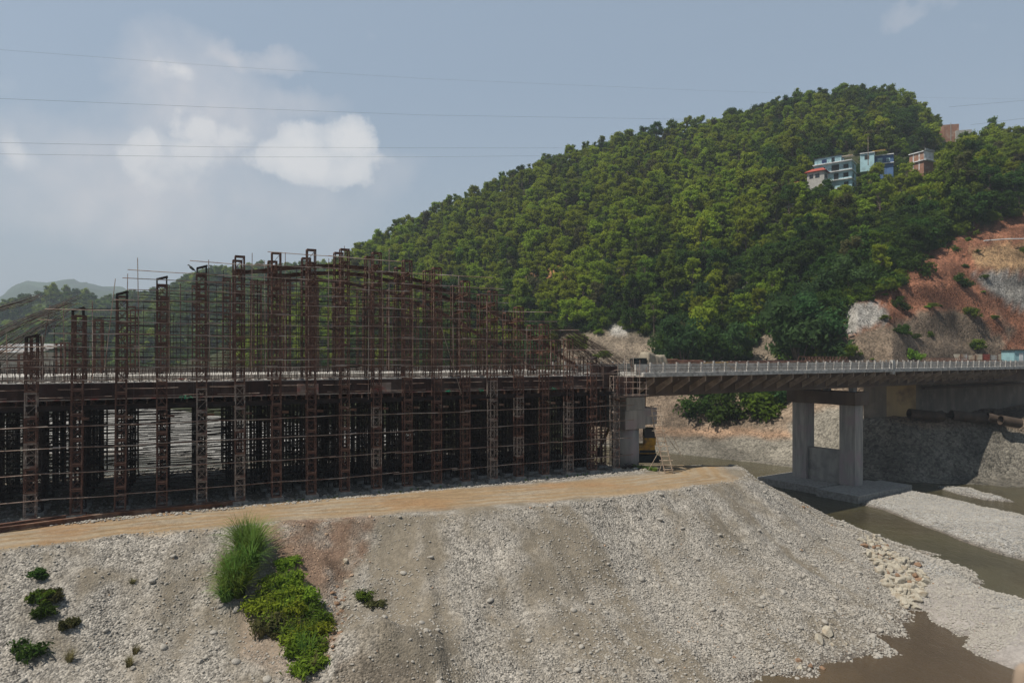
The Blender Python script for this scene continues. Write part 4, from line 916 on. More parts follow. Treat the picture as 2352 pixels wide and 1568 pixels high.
while s < 98:
    b = MB(); b.quadbox([W2(s,3.0-.006,8.52),W2(s+.17,3.0-.006,8.52),W2(s+.17,3.0-.006,9.3),W2(s,3.0-.006,9.3),W2(s,.46,9.95),W2(s+.17,.46,9.95),W2(s+.17,.46,10.575),W2(s,.46,10.575)])
    addb(b, 'strut', 'strut'); s += 2.87
for si, t in ((0, .2), (1, 18.8)):
    s = .4; n = 0
    while s < (96 if si == 0 else 100):
        if n < 46 or si == 0 and n < 48: addb(W2b(MB(), s, s+.22, t-.1, t+.1, 11.063, 12.2), 'railing_post', 'conc_light')
        s += 2.1 if si == 0 else 2.15; n += 1
    for z in (11.4, 11.75, 12.08): addb(MB().tube([W2(0, t, z), W2(LB-16, t, z)], .035, 5), 'railing_tube', 'palesteel')
addb(W2b(MB(), 51.2, 51.9, -.04, .42, 10.2, 12.35), 'joint_pilaster', 'conc_light', bevel=.03)
for s in np.arange(3.4, 60, 4.3): addb(W2b(MB(), s, s+.22, 1.735, 1.76, 10.9, 11.1), 'drain_hole', 'black')
for s in np.arange(5, 60, 3.6): addb(MB().tube([W2(s, .28, 10.36), W2(s, .28, 10.05)], .05, 6), 'drip_pipe', 'palesteel')
# pier 2
pp = empty('portal_pier', W2(47.8, 9, -7.1), 'two legged concrete portal pier with panelled infill wall standing on a slab in the river', 'bridge pier')
def addp(b, name, m, **k): return locp(pp, b.build(name, M[m], **k))
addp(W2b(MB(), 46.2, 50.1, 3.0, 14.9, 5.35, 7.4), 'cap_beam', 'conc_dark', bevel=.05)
addp(W2b(MB(), 46.9, 49.1, 3.4, 6.0, -7.15, 5.345), 'leg', 'conc_pier', bevel=.05); addp(W2b(MB(), 46.9, 49.1, 11.7, 14.3, -7.15, 5.345), 'leg', 'conc_pier', bevel=.05)
iw = addp(W2b(MB(), 47.4, 48.6, 6.003, 11.697, -7.15, -1.9), 'infill_wall', 'conc')
b = MB()
for t in np.linspace(6.003, 11.697, 7)[1:-1]: W2b(b, 47.37, 47.396, t-.04, t+.04, -7.1, -1.95)
for z in (-5.4, -3.5, -2.7): W2b(b, 47.365, 47.394, 6.01, 11.69, z-.04, z+.04)
g_ = b.build('panel_rib', M['conc_dark']); g_.parent = iw; g_.matrix_parent_inverse = Matrix.Translation(-pp.location)
addp(W2b(W2b(MB(), 40.2, 54.0, -1.0, 5.6, -8.9, -7.1), 41.5, 53.6, 6.2, 17.2, -8.9, -7.12), 'base_slab', 'footing', bevel=.04)
addp(W2b(MB(), 53.0, 56.2, -.4, 4.6, -8.9, -7.2), 'base_step', 'footing', bevel=.04)
for t in (4.5, 8.8, 12.8): addp(W2b(MB(), 47.6, 48.6, t-.4, t+.4, 7.402, 8.19), 'bearing_plinth', 'conc_light')
# abutment
ab = empty('bridge_abutment', W2(70, 12, 2.0), 'long shaded abutment wall with sunlit ochre stained end under the far bridge end', 'abutment')
s_ab = at2(2104, 8.2, 900)[0]
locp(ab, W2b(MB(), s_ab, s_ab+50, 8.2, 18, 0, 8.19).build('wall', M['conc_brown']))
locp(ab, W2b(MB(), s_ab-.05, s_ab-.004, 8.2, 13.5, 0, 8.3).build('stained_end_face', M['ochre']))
locp(ab, W2b(MB(), s_ab+2, s_ab+50, 7.7, 8.196, 6.9, 7.3).build('ledge', M['conc_dark']))
def pipe_(x0, x1, y, Y0, Y1, r, lab):
    a = P(x0, y, Y0); c_ = P(x1, y+8, Y1); d = (c_-a).normalized(); b = MB(); n = 24
    b.tube([a, c_], r, n, False); b.tube([c_, a], r-.12, n, False)
    for q, w_ in ((a, 1), (c_, -1)): b.tube([q, q+d*.01*w_], [r, r-.12], n, False)
    o = b.build('concrete_pipe', M['pipe_big'], smooth=True); tag(o, lab, 'pipe', 'large pipes lying before the abutment')
pipe_(2088, 2165, 949, 120.5, 120.5, .85, 'large brown pipe lying before the abutment, leftmost of four')
pipe_(2185, 2262, 953, 121, 121, .9, 'large brown pipe lying before the abutment, second from the left')
pipe_(2266, 2296, 957, 120.5, 120.5, .8, 'short brown pipe before the abutment between two longer ones')
pipe_(2298, 2342, 964, 119, 119, .85, 'brown pipe with open end before the abutment at the right edge')

# ---- things on the finished deck
def on2(s, t): return W2(s, t, 10.745)
tm = empty('covered_machine', on2(3.0, 7), 'machine wrapped in a creased beige tarpaulin on the deck beside the dark mixer', 'machine')
def drape(s0, s1, t0, t1, h, seed):
    nx, ny = 34, 26; b = MB(); r = random.Random(seed)
    V = []
    for j in range(ny):
        for i in range(nx):
            u = i/(nx-1)*2-1; v_ = j/(ny-1)*2-1; e1 = max(abs(u), abs(v_)); top = h*(1-.06*math.sin(u*3+1)-.05*u)
            k = min(1, max(0, (e1-.62)/.3)); z = top*(1-k**1.3)+.02; fold = .10*math.sin((math.atan2(v_, u))*17)*k+.06*math.sin(u*9+v_*4)
            sg = .16*math.exp(-((u-.1)/.4)**2)*(1-k); su = s0+(s1-s0)*(i/(nx-1)); sv = t0+(t1-t0)*(j/(ny-1))
            V.append(W2(su+fold*.5, sv+fold, 10.75+z-sg+fold*.25))
    b.v = [tuple(q) for q in V]; b.f = [(j*nx+i, j*nx+i+1, (j+1)*nx+i+1, (j+1)*nx+i) for j in range(ny-1) for i in range(nx-1)]; b.m = [0]*len(b.f); return b
locp(tm, drape(4.1, 8.5, 4.6, 6.9, 2.5, 1).build('tarpaulin', M['tarp'], smooth=True))
locp(tm, W2b(MB(), 5.4, 7.4, 5.1, 6.4, 10.8, 12.6).build('body', M['black']))
mx_ = empty('concrete_mixer', on2(.8, 6), 'dark green black site machine half hidden under the tarpaulin edge', 'machine')
locp(mx_, MB().tube([W2(3.9,5.4,11.3), W2(3.4,5.4,11.8), W2(2.8,5.4,12.2), W2(2.4,5.4,12.45)], [.35,.62,.6,.3], 14).build('drum', M['black'], smooth=True))
locp(mx_, W2b(W2b(MB(), 2.3, 4.3, 4.9, 6.0, 11.0, 11.4), 3.5, 4.5, 4.9, 6.0, 11.4, 12.7).build('chassis', M['black'], bevel=.04))
locp(mx_, W2b(MB(), 2.1, 3.6, 4.9, 6.0, 12.55, 12.62).build('canopy', M['black']))
for s, t in ((2.7,4.8),(3.9,4.8)): locp(mx_, MB().tube([W2(s,t,11.1), W2(s,t-.2,11.1)], .34, 16).build('wheel', M['black']))
def stack(s0, s1, t, n, lab, m='rebar', z=10.76, zz=.12, grp='rebar stacks on the bridge deck', name='rebar_stack'):
    r = random.Random(int(s0*10)); b = MB(); b.mi = 0
    for k in range(n):
        a = r.uniform(-.1,.1); b.tube([W2(s0+r.uniform(0,.8), t+r.uniform(-.5,.5), z+zz*(k/n)*6+.03), W2(s1-r.uniform(0,.8), t+r.uniform(-.5,.5)+a, z+zz*(k/n)*6+.03)], .03, 4)
    o = b.build(name, M[m]); tag(o, lab, 'rebar stack', grp)
stack(5.6, 13, 7.5, 60, 'rusty bar stack right behind the tarpaulin covered machine', 'ibeam', zz=.3)
stack(9, 19.5, 9.0, 60, 'long rusty bar stack in the middle of the near deck', 'rust', zz=.27)
stack(24, 40, 8.5, 60, 'long dark bar stack beyond the pale gap on the deck', 'rust', zz=.24)
stack(33, 47, 11, 60, 'dark bar stack below the first rebar cage', 'rust_dark', zz=.26)
yb = MB(); yb.bar(W2(16, 6.5, 12.0), W2(21.6, 6.8, 12.1), .16, .14); tag(yb.build('yellow_beam', M['yellowpole']), 'long yellow painted beam lying on the stacked bars', 'beam')
def cage(s0, s1, t, z0, w_, h, lab, m='rust', broken=False):
    e_ = empty('rebar_cage', W2(s0, t, z0), lab, 'rebar cage', 'rebar cages on the deck'); b = MB()
    n = int((s1-s0)/.9); cs = [(t-w_/2, z0), (t+w_/2, z0), (t+w_*.3, z0+h), (t-w_*.3, z0+h)]
    for (tt, zz) in cs: b.bar(W2(s0,tt,zz), W2(s1,tt,zz), .07)
    locp(e_, b.build('long_bar', M[m])); b = MB()
    for k in range(n+1):
        s = s0+(s1-s0)*k/n
        for q in range(4): (ta, za), (tb, zb) = cs[q], cs[(q+1) % 4]; b.bar(W2(s,ta,za), W2(s,tb,zb), .055)
        if k < n: b.bar(W2(s,cs[0][0],cs[0][1]), W2(s+(s1-s0)/n,cs[3][0],cs[3][1]), .045)
    locp(e_, b.build('hoop', M[m]))
cage(at2(1842,9,820)[0], at2(1938,9,820)[0], 9, 12.15, 1.6, .75, 'rusty lattice rebar cage on the deck above the left leg of the portal pier')
cage(at2(2128,9,820)[0], at2(2215,9,820)[0], 9, 12.0, 1.6, .7, 'rusty rebar cage on the deck in front of the sheet fence, left of two')
cage(at2(2200,12,820)[0], at2(2300,12,820)[0], 12, 11.4, 1.5, .8, 'rusty rebar cage on the deck in front of the sheet fence, right of two')
for x0, x1, y0, y1, lb in ((1660,1695,822,858,'thin pale ladder leaning against the crash barrier'),):
    e_ = empty('ladder', W2(at2(x0,1,840)[0], 1, 10.75), lb, 'ladder'); a0 = at2(1660,1.2,829)[0]; a1 = at2(1700,1.2,855)[0]
    for q in (0, .55): locp(e_, MB().tube([W2(a0+q, 1.6, 12.25), W2(a1+q, 1.0, 10.78)], .03, 5).build('side_rail', M['bamboo']))
    for f in np.linspace(.1, .9, 8): locp(e_, MB().tube([W2(a0+(a1-a0)*f, 1.6-.6*f, 12.25-1.47*f), W2(a0+(a1-a0)*f+.55, 1.6-.6*f, 12.25-1.47*f)], .022, 5).build('rung', M['bamboo']))
# hoarding fence and shed at right
hf = empty('sheet_fence', P(2190, 828, 158), 'patched fence of rusty and pale metal sheets beyond the right end of the bridge', 'fence')
xx_ = [2188,2212,2235,2254,2272,2290,2312,2330]; cm = ['redsheet','tin','redsheet','tin','cream','cream','redsheet','cream','cream']
x = 2172; ci_ = ['redsheet','cream','tin','cream','cream','redsheet','tin','cream','cream']
for k in range(10):
    x2 = x+17; a = P(x, 812, 158); c_ = P(x2-.6, 812, 158)
    b = MB(); b.box(a.x, c_.x, 158, 158.06, 11.0, 13.35+(.15 if k % 3 else -.1))
    locp(hf, b.build('sheet', M[ci_[k % 9]])); locp(hf, MB().box(a.x-.09, a.x-.01, 157.9, 158.05, 10.5, 13.5).build('post', M['rust'])); x = x2
sh = empty('tin_shed', P(2352, 828, 152), 'pale blue corrugated tin shed cut by the right picture edge', 'shed')
a = P(2330, 820, 150); b = MB()
for k in range(24): b.box(a.x+k*.3, a.x+k*.3+.15, 150-.03, 150, 10.6, 14.3); b.box(a.x+k*.3+.15, a.x+k*.3+.3, 150.0, 150.03, 10.6, 14.3)
b.box(a.x, a.x+7.2, 150.04, 154, 10.6, 14.3); locp(sh, b.build('wall', M['tinblue'])); locp(sh, MB().box(a.x-.3, a.x+7.5, 149.7, 154.4, 14.32, 14.45).build('roof', M['black'])); locp(sh, MB().box(a.x+1.0, a.x+1.9, 149.92, 149.965, 11.2, 13.7).build('door', M['whitepaint']))

# ---- long ladder tower, excavator behind the pier
ld = empty('bamboo_ladder', P(1530, 1083, 79), 'very long crooked bamboo ladder leaning to the stepped pier head', 'ladder')
def lp(x, y, Y): return P(x, y, Y)
path = [(1537,1088,75.5),(1525,1040,76.0),(1512,985,76.6),(1504,935,77.2)]
L1_ = [lp(x-9, y, Y) for x, y, Y in path]; L2_ = [lp(x+9, y+1, Y+.05) for x, y, Y in path]
L1_ = [lp(1528,1088,75.5), lp(1517,1040,75.9), lp(1503,985,76.4), lp(1496,932,76.9)]; L2_ = [lp(1546,1088,75.5), lp(1535,1040,75.9), lp(1522,985,76.4), lp(1514,930,76.9)]
for Ls in (L1_, L2_): locp(ld, MB().tube(Ls, .075, 6).build('side_pole', M['bamboo']))
for k in range(15):
    f = k/14*3; i = min(2, int(f)); g_ = f-i; a = L1_[i].lerp(L1_[i+1], g_); c_ = L2_[i].lerp(L2_[i+1], g_); d = (c_-a)*(.15+.2*(k % 3 == 0)); locp(ld, MB().tube([a-d, c_+d], .06, 5).build('rung', M['bamboo']))
for k, (a, c_, lb) in enumerate(((lp(1527,1012,75),lp(1490,1078,74.5),'thin prop pole leaning left of the long ladder foot'),(lp(1545,1000,76),lp(1565,1046,76),'thin prop pole leaning right of the long ladder'),(lp(1556,1035,76),lp(1538,1010,75.6),'short crossing pole beside the long ladder'),(lp(1521,1060,75),lp(1512,1089,74.8),'short pole at the foot of the long ladder'))):
    one_tube(a, c_, .035, M['bamboo'], lb, 'props around the long ladder')
ex = empty('excavator', P(1500, 1060, 84.5), 'yellow excavator mostly hidden behind the round concrete pier', 'excavator')
g0 = P(1500, 1053, 84.5); bz_ = g0.z-.3
def exb(b, name, m, **k): return locp(ex, b.build(name, M[m], **k))
x0 = g0.x-2.9
for dy in (-1.2, 1.2):
    b = MB(); b.tube([(x0-.3, g0.y+dy-.3, bz_+.45), (x0-.3, g0.y+dy+.3, bz_+.45)], .45, 16); b.tube([(x0+3.2, g0.y+dy-.3, bz_+.45), (x0+3.2, g0.y+dy+.3, bz_+.45)], .45, 16); b.box(x0-.3, x0+3.2, g0.y+dy-.29, g0.y+dy+.29, bz_+.02, bz_+.88); exb(b, 'track', 'black')
exb(MB().box(x0-.9, x0+2.9, g0.y-1.3, g0.y+1.3, bz_+1.05, bz_+2.1), 'body', 'yellow', bevel=.12)
exb(MB().box(x0+1.0, x0+2.95, g0.y-1.32, g0.y-1.305, bz_+1.2, bz_+1.55), 'decal_stripe', 'black')
cb = exb(MB().box(x0+1.6, x0+3.0, g0.y-1.25, g0.y-.1, bz_+2.105, bz_+3.0), 'cab', 'yellow', bevel=.06)
b = MB()
for q in ((0,0),(1.35,0),(0,1.1),(1.35,1.1)): b.bar((x0+1.62+q[0], g0.y-1.22+q[1], bz_+3.0), (x0+1.7+q[0]*.85, g0.y-1.2+q[1]*.95, bz_+4.1), .1)
b.box(x0+1.6, x0+2.95, g0.y-1.25, g0.y-.08, bz_+4.1, bz_+4.22); exb(b, 'cab_frame', 'black')
exb(MB().box(x0+1.7, x0+2.9, g0.y-1.18, g0.y-.15, bz_+3.02, bz_+4.08), 'cab_glass', 'glass')
b = MB(); b.bar((x0+.3, g0.y+.5, bz_+1.8), (x0-2.4, g0.y+.5, bz_+4.2), .4, .6, up=(0,1,0)); b.bar((x0-2.4, g0.y+.5, bz_+4.2), (x0-3.6, g0.y+.5, bz_+1.6), .3, .4, up=(0,1,0)); exb(b, 'boom', 'yellow')
exb(MB().quadbox([(x0-4.2,g0.y,bz_+.5),(x0-3.3,g0.y,bz_+.5),(x0-3.3,g0.y+1,bz_+.5),(x0-4.2,g0.y+1,bz_+.5),(x0-4.0,g0.y,bz_+1.6),(x0-3.3,g0.y,bz_+1.5),(x0-3.3,g0.y+1,bz_+1.5),(x0-4.0,g0.y+1,bz_+1.6)]), 'bucket', 'rust')

# ---- girders lying along the haul road
for k, (x0, y0, x1, y1, lb) in enumerate(((-60,1224,235,1184,'long rusty girder lying along the haul road, nearest the left edge'),(-60,1216,200,1180,'rusty girder lying behind the nearest one at the left edge'),(190,1187,520,1158,'long rusty girder with orange top lying by the haul road below the fifth tower'),(230,1183,500,1155,'rusty girder behind the orange topped one'),(470,1160,560,1152,'short dark girder at the right end of the laid out girders'))):
    b = MB(); b.ibeam(G(x0,y0,.22), G(x1,y1,.22), .3, .34, .05); tag(b.build('laid_girder', M['ibeam'] if k % 2 == 0 else M['rust']), lb, 'steel girder', 'girders lying beside the haul road')

# ================================================================== houses on the hill
def house(name, label, x, y, Y, rz, wd, dp, floors, fh, wallm, spec):
    """corner nearest the camera at (x,y,Y); left face runs back-left (wd), right face back-right (dp)"""
    o = P(x, y, Y); e_ = empty(name, o, label, 'house'); a = Vector((-math.cos(rz), math.sin(rz), 0)); c_ = Vector((math.sin(rz), math.cos(rz), 0))
    def Q(p, q, z): return o+a*p+c_*q+Vector((0,0,z))
    def bx(b, p0, p1, q0, q1, z0, z1): return b.quadbox([Q(p0,q0,z0),Q(p1,q0,z0),Q(p1,q1,z0),Q(p0,q1,z0),Q(p0,q0,z1),Q(p1,q0,z1),Q(p1,q1,z1),Q(p0,q1,z1)])
    def add(b, n, m, par=None):
        ob = b.build(n, M[m]); ob.parent = par or e_; ob.matrix_parent_inverse = Matrix.Translation(-o); return ob
    H_ = floors*fh; add(bx(MB(), 0, wd, 0, dp, -3, H_), 'wall', wallm)
    for z, ov in spec.get('slabs', []): add(bx(MB(), -ov*.3, wd+ov*.2, -ov, dp+.1, z, z+.28), 'floor_slab', spec.get('slabm', 'whitepaint'))
    for (face, p, z, w_, h) in spec.get('win', []):
        if face == 'L':
            f_ = add(bx(MB(), p, p+w_, -.06, -.004, z, z+h), 'window', spec.get('fm', 'glass')); pn = bx(bx(MB(), p+.1, p+w_/2-.05, -.085, -.064, z+.1, z+h-.1), p+w_/2+.05, p+w_-.1, -.085, -.064, z+.1, z+h-.1); add(pn, 'pane', spec.get('pm', 'blueglass'), f_)
        else:
            f_ = add(bx(MB(), -.06, -.004, p, p+w_, z, z+h), 'window', spec.get('fm', 'glass')); pn = bx(bx(MB(), -.085, -.064, p+.1, p+w_/2-.05, z+.1, z+h-.1), -.085, -.064, p+w_/2+.05, p+w_-.1, z+.1, z+h-.1); add(pn, 'pane', spec.get('pm', 'blueglass'), f_)
    for (z, p0, p1, ov) in spec.get('rail', []):
        b = MB(); b.bar(Q(p0,-ov,z+.95), Q(p1,-ov,z+.95), .08); b.bar(Q(p0,-ov,z+.5), Q(p1,-ov,z+.5), .05)
        n = int((p1-p0)/.5)
        for k in range(n+1): b.bar(Q(p0+(p1-p0)*k/n,-ov,z), Q(p0+(p1-p0)*k/n,-ov,z+.95), .05)
        add(b, 'railing', spec.get('rm', 'black'))
    for args, n, m in spec.get('extra', []): add(bx(MB(), *args), n, m)
    return e_, Q, add, bx
fh = 3.05
house('house', 'four storey pale blue house with white balcony slabs on the wooded hill', 1956, 430, 236, R(38), 12.2, 7.2, 3.0, fh, 'paleblue',
  dict(slabs=[(2*fh-.1,1.1),(fh-.1,.9),(3*fh,1.2),(0,.5)], fm='black', pm='blueglass',
   win=[('L',1.0,2*fh+.7,1.6,1.5),('L',4.0,2*fh+.2,2.4,2.3),('L',8.6,2*fh+.7,1.8,1.5),('L',1.0,fh+.8,1.6,1.5),('L',4.2,fh+.2,1.5,2.3),('L',8.6,fh+.8,1.6,1.4),('L',1.0,.8,1.4,1.4),
        ('R',1.6,2*fh+.8,1.9,1.5),('R',1.6,fh+.7,1.7,1.5),('R',1.8,.8,1.7,1.4),('R',4.8,2*fh+1.2,.8,.9),('R',4.6,.8,1.0,1.3)],
   rail=[(2*fh+.18,.2,11.8,1.05),(fh+.18,2.5,7,.85),(3*fh+.28,0,11.8,1.15)],
   extra=[((3.4,12.2,.6,4.5,3*fh+.29,3*fh+2.7),'penthouse','paleblue'),((3.0,12.6,.2,4.8,3*fh+2.71,3*fh+2.9),'roof','black'),((-.3,3.2,.3,3.0,3*fh+2.1,3*fh+2.25),'awning','cream'),
          ((8.2,9.8,.54,.6,3*fh+.9,3*fh+2.1),'window','blueglass'),((5.6,6.6,.54,.6,3*fh+.3,3*fh+2.3),'door','glass')]))
house('house', 'small bright blue flat roofed house right of the four storey pale blue one', 2052, 388, 243, R(30), 6.8, 5, 1.7, fh, 'midblue',
  dict(slabs=[(1.7*fh,.6),(.7*fh,.7)], fm='paleblue', pm='glass', win=[('L',1.0,.7*fh+.7,1.2,1.4),('L',3.4,.7*fh+.5,1.6,1.8),('R',1.4,.7*fh+.8,1.2,1.3)], rail=[(.7*fh+.3,.2,5,.65)]))
house('house', 'narrow pale blue rooftop annex with yellow awning between the two blue houses', 2008, 372, 244, R(30), 4.5, 3.4, 1.1, fh, 'paleblue',
  dict(fm='black', pm='blueglass', win=[('L',1.6,1.2,1.5,1.5),('R',1.0,1.2,1.0,1.3)], slabs=[(1.1*fh,.4)], extra=[((-3.5,.6,-.4,1.2,1.1*fh+.4,1.1*fh+.55),'awning','yellowpole')]))
house('house', 'tall narrow brick and white house on the hill right of the blue houses', 2122, 388, 240, R(62), 5.2, 5.6, 2.0, fh, 'brick',
  dict(slabs=[(fh-.1,.5),(2*fh,.4)], fm='whitepaint', pm='glass', win=[('R',.8,fh+.7,1.3,1.4),('R',3.4,fh+.3,.9,2.1)], extra=[((-.9,-.05,0,5.6,fh,fh+.2),'balcony','whitepaint'),((-.12,-.01,0,5.6,fh+.2,2*fh),'plastered_front','whitepaint'),((-.5,-.35,0,5.6,2*fh+.3,2*fh+1.1),'parapet','tin'),((1.5,1.8,-.05,-.01,0,2*fh),'frame_column','whitepaint'),((3.6,3.9,-.05,-.01,0,2*fh),'frame_column','whitepaint')]))
house('house', 'roofless unfinished brick and grey block house on the ridge at upper right', 2232, 316, 296, R(14), 6, 5, 1.15, fh, 'block',
  dict(win=[('R',1.5,1,1.2,1.5)], fm='whitepaint', pm='glass', extra=[((4.5,10.5,1.2,6,-1,2.2*fh),'brick_wing','brick'),((7.5,7.8,1.1,1.19,-1,2.4*fh),'frame_column','conc'),((10.5,13,2,6,-1,1.4*fh),'brick_wing','brick')]))
hh = house('house', 'house with a red metal roof below left of the pale blue one', 1893, 412, 233, R(40), 5.6, 4.5, 1.0, fh, 'block', dict(win=[('L',1.5,.9,1.4,1.4),('L',3.6,.9,1.2,1.4),('R',1.5,.9,1.2,1.4)], fm='glass', pm='blueglass'))
def gable(hh, w_, d_, z, rise, m='redroof', ov=.7):
    e_, Q, add, bx = hh; b = MB(); c0 = [Q(-ov,-ov,z),Q(w_+ov,-ov,z),Q(w_+ov,d_+ov,z),Q(-ov,d_+ov,z)]; r0 = Q(1.0,d_/2,z+rise); r1 = Q(w_-1.0,d_/2,z+rise)
    up_ = Vector((0,0,.12)); V = [tuple(q) for q in c0+[r0, r1]]+[tuple(q+up_) for q in c0+[r0, r1]]; b.v = V
    F = [(0,1,5,4),(1,2,5),(2,3,4,5),(3,0,4)]; b.f = [f[::-1] for f in F]+[tuple(i+6 for i in f) for f in F]+[(0,6,7,1),(1,7,8,2),(2,8,9,3),(3,9,6,0)]; b.m = [0]*len(b.f)
    b.f = [f for f in b.f]; add(b, 'roof', m)
gable(hh, 5.6, 4.5, 1.0*fh+.01, 1.5)
hh = house('house', 'pale walled house half buried in trees below the red roofed one', 1874, 476, 228, R(40), 5, 5, 1.4, fh, 'block', dict(win=[('L',1.5,1.6,1.2,1.4),('R',1.2,1.6,1.2,1.4)], fm='glass', pm='glass', slabs=[(1.4*fh,.3)]))
hh = house('house', 'small house with red roof edge showing between trees at the left of the village', 1835, 438, 232, R(40), 3.5, 3.5, .8, fh, 'block', dict(win=[('L',1,1,1,1.2)], fm='cream', pm='glass')); gable(hh, 3.5, 3.5, .8*fh+.01, 1.1)
hh = house('house', 'cream walled house with open terrace peeping out lowest left of the village', 1822, 488, 226, R(40), 4, 3, .9, fh, 'cream', dict(win=[('L',1,1,1.4,1.4),('L',3.2,1,1.2,1.4)], fm='whitepaint', pm='glass', slabs=[(.9*fh,.5)], rail=[(.9*fh+.3,.2,3.8,.4)], rm='whitepaint'))
ws = empty('workshop_shed', P(30, 822, 190), 'long pale metal roofed shed by the river at the left edge behind the bars', 'shed')
a = P(-40, 800, 190); b = MB(); b.box(a.x, a.x+15, 190, 200, 2, 14.2); locp(ws, b.build('wall', M['cream']))
b = MB()
for k in range(44): x = a.x-1+k*.4; b.quadbox([(x,189,14.0+.05*(k%2)),(x+.4,189,14.0+.05*(k%2)),(x+.4,201,16.6+.05*(k%2)),(x,201,16.6+.05*(k%2)),(x,189,14.12+.05*(k%2)),(x+.4,189,14.12+.05*(k%2)),(x+.4,201,16.72+.05*(k%2)),(x,201,16.72+.05*(k%2))])
locp(ws, b.build('roof', M['tin']))
for k, (x, y, Y, kd, sc) in enumerate(((1812,470,220,5,.8),(1838,478,219,0,.9),(1862,486,219,3,.85),(1886,470,220,6,.75),(1850,456,222,4,.6),(1900,448,224,5,.65),(1826,452,223,1,.6),(1880,452,223,0,.5))):
    e_ = empty('broadleaf_tree', P(x, y, Y)-Vector((0,0,1)), desc[kd]+' half hiding the lower hillside houses', 'tree', 'trees of the hillside forest'); e_.scale = (sc,)*3; e_.rotation_euler.z = k*1.3; inst('trunk', TP[kd][0], e_); inst('crown', TP[kd][1], e_)
for k in range(34):
    x = tr.uniform(1990, 2350); s_ = tr.uniform(4.1, 5.75); X0, Y0, Z0 = (float(q[0]) for q in hill(np.array([x]), np.array([s_])))
    kd = tr.choice([1,3,1,0]); sc = tr.uniform(.16, .42); e_ = empty('shrub', (X0, Y0, Z0-.15), 'small low scrub bush growing on the bare red and brown cutting', 'shrub', 'scrub dotted over the red cutting'); e_.scale = (sc*1.5, sc, sc*.7); e_.rotation_euler.z = k; inst('stem', BP[kd][0], e_); inst('foliage', BP[kd][1], e_)
# utility poles on the hill
for (x, y, Y, h, lb) in ((1994,360,240,7,'thin pale utility pole behind the pale blue house'),(2173,420,238,8,'thin pale utility pole right of the brick house'),(1700,560,225,9,'pale utility pole, left of a pair among the mid slope trees'),(1706,560,225,9,'pale utility pole, right of a pair among the mid slope trees'),(2265,330,290,7,'thin pole beside the unfinished house on the ridge')):
    p = P(x, y, Y); e_ = empty('utility_pole', p, lb, 'utility pole', 'utility poles on the hill'); MB().tube([(0,0,-3),(0,0,h)], [.13,.09], 6).build('pole', M['palesteel'], e_); MB().bar((-.8,0,h-.5),(.8,0,h-.5), .08).build('crossarm', M['palesteel'], e_)
# white pipes on the red cutting
for pts, lb in (([(1999,658,165),(2060,656,168),(2120,652,171)],'pale pipe line across the red soil below the scrub'),([(2260,556,186),(2310,552,188),(2380,551,190)],'pale pipe line high on the red cutting at the right edge')):
    tag(MB().tube([P(x, y-3, Y-2.5) for x, y, Y in pts], .16, 6).build('slope_pipe', M['whitepaint']), lb, 'pipe', 'pale pipes on the red cutting')

# ---- overhead cables
for pts, lb in (([(-200,98),(0,114.6),(500,152),(976,181),(1608,208),(2100,224),(2600,232)],'topmost overhead cable crossing the sky'),
                ([(-200,210),(0,226.6),(500,247),(976,264.5),(1608,275),(1760,276)],'second overhead cable from the top ending behind the ridge'),
                ([(-200,318),(0,327.7),(500,338),(976,340),(1290,340)],'third overhead cable passing through the bright cloud'),
                ([(-200,345),(0,353.8),(500,361),(976,360.5),(1240,358)],'lowest overhead cable passing below the bright cloud'),
                ([(2600,215),(2352,231),(2180,246)],'short cable piece at the upper right edge, upper of two'),([(2600,262),(2352,272),(2230,287)],'short cable piece at the upper right edge, lower of two')):
    q = [P(x, y, 180+(x+200)*.1 if x < 2100 or len(pts) > 3 else 250) for x, y in pts]
    tag(MB().tube(q, .022 if 'topmost' in lb else .032, 4).build('overhead_cable', M['wire']), lb, 'cable', 'overhead cables')

# ================================================================== stones, boulders, plants of the bank
def rock_mesh(seed, m, sub=3, jag=.28, fl=.75):
    import bmesh
    bm = bmesh.new(); bmesh.ops.create_icosphere(bm, subdivisions=sub, radius=1); r = random.Random(seed); ax = [Vector((r.gauss(0,1), r.gauss(0,1), r.gauss(0,1))).normalized() for _ in range(11)]; cut_ = [r.uniform(.45, .85) for _ in ax]
    st = Vector((r.uniform(.85,1.3), r.uniform(.75,1.0), fl*r.uniform(.8,1.1)))
    for v_ in bm.verts:
        p = v_.co.copy()
        if jag > .1:
            for a_, c_ in zip(ax, cut_):
                d = p.dot(a_)
                if d > c_: p -= a_*(d-c_)*.97
        else: p *= 1+.06*math.sin(p.x*3+seed)+.05*math.sin(p.y*4+seed*2)
        v_.co = Vector((p.x*st.x, p.y*st.y, p.z*st.z))
    me = bpy.data.meshes.new('rock'); bm.to_mesh(me); bm.free(); me.materials.append(m); me.polygons.foreach_set('use_smooth', [jag < .1]*len(me.polygons)); return me
PB = [[rock_mesh(i, M['pebble'], 2, .05, .6)] for i in range(4)]+[[rock_mesh(9, M['pebble'], 1, .3, .7)]]+[[rock_mesh(20+i, M['pebble_brown'], 1, .3, .7)] for i in range(2)]
gp, gs, gr, gi = [], [], [], []; br0 = random.Random(8)
n0 = 420000; RX = rng.uniform(-42, 46, n0); RY = rng.uniform(38, 92, n0); Hh, Dd = ground_h(RX, RY)
cz_ = np.clip(fbm(RX, RY, 4.5, 4, 900)*2.2+.45, 0, 1); low_ = np.clip(-Hh/8, 0, 1); rightness = np.clip((RX+8)/25, .0, 1)
dens = np.clip(.06+.22*cz_**2+.8*np.clip((low_-.35)*2.4, 0, 1)*(.35+.65*rightness)*(.4+.6*cz_), 0, 1)
dx_, dy_ = 1176+1568*RX/RY, 820-1568*(Hh-CZ)/RY
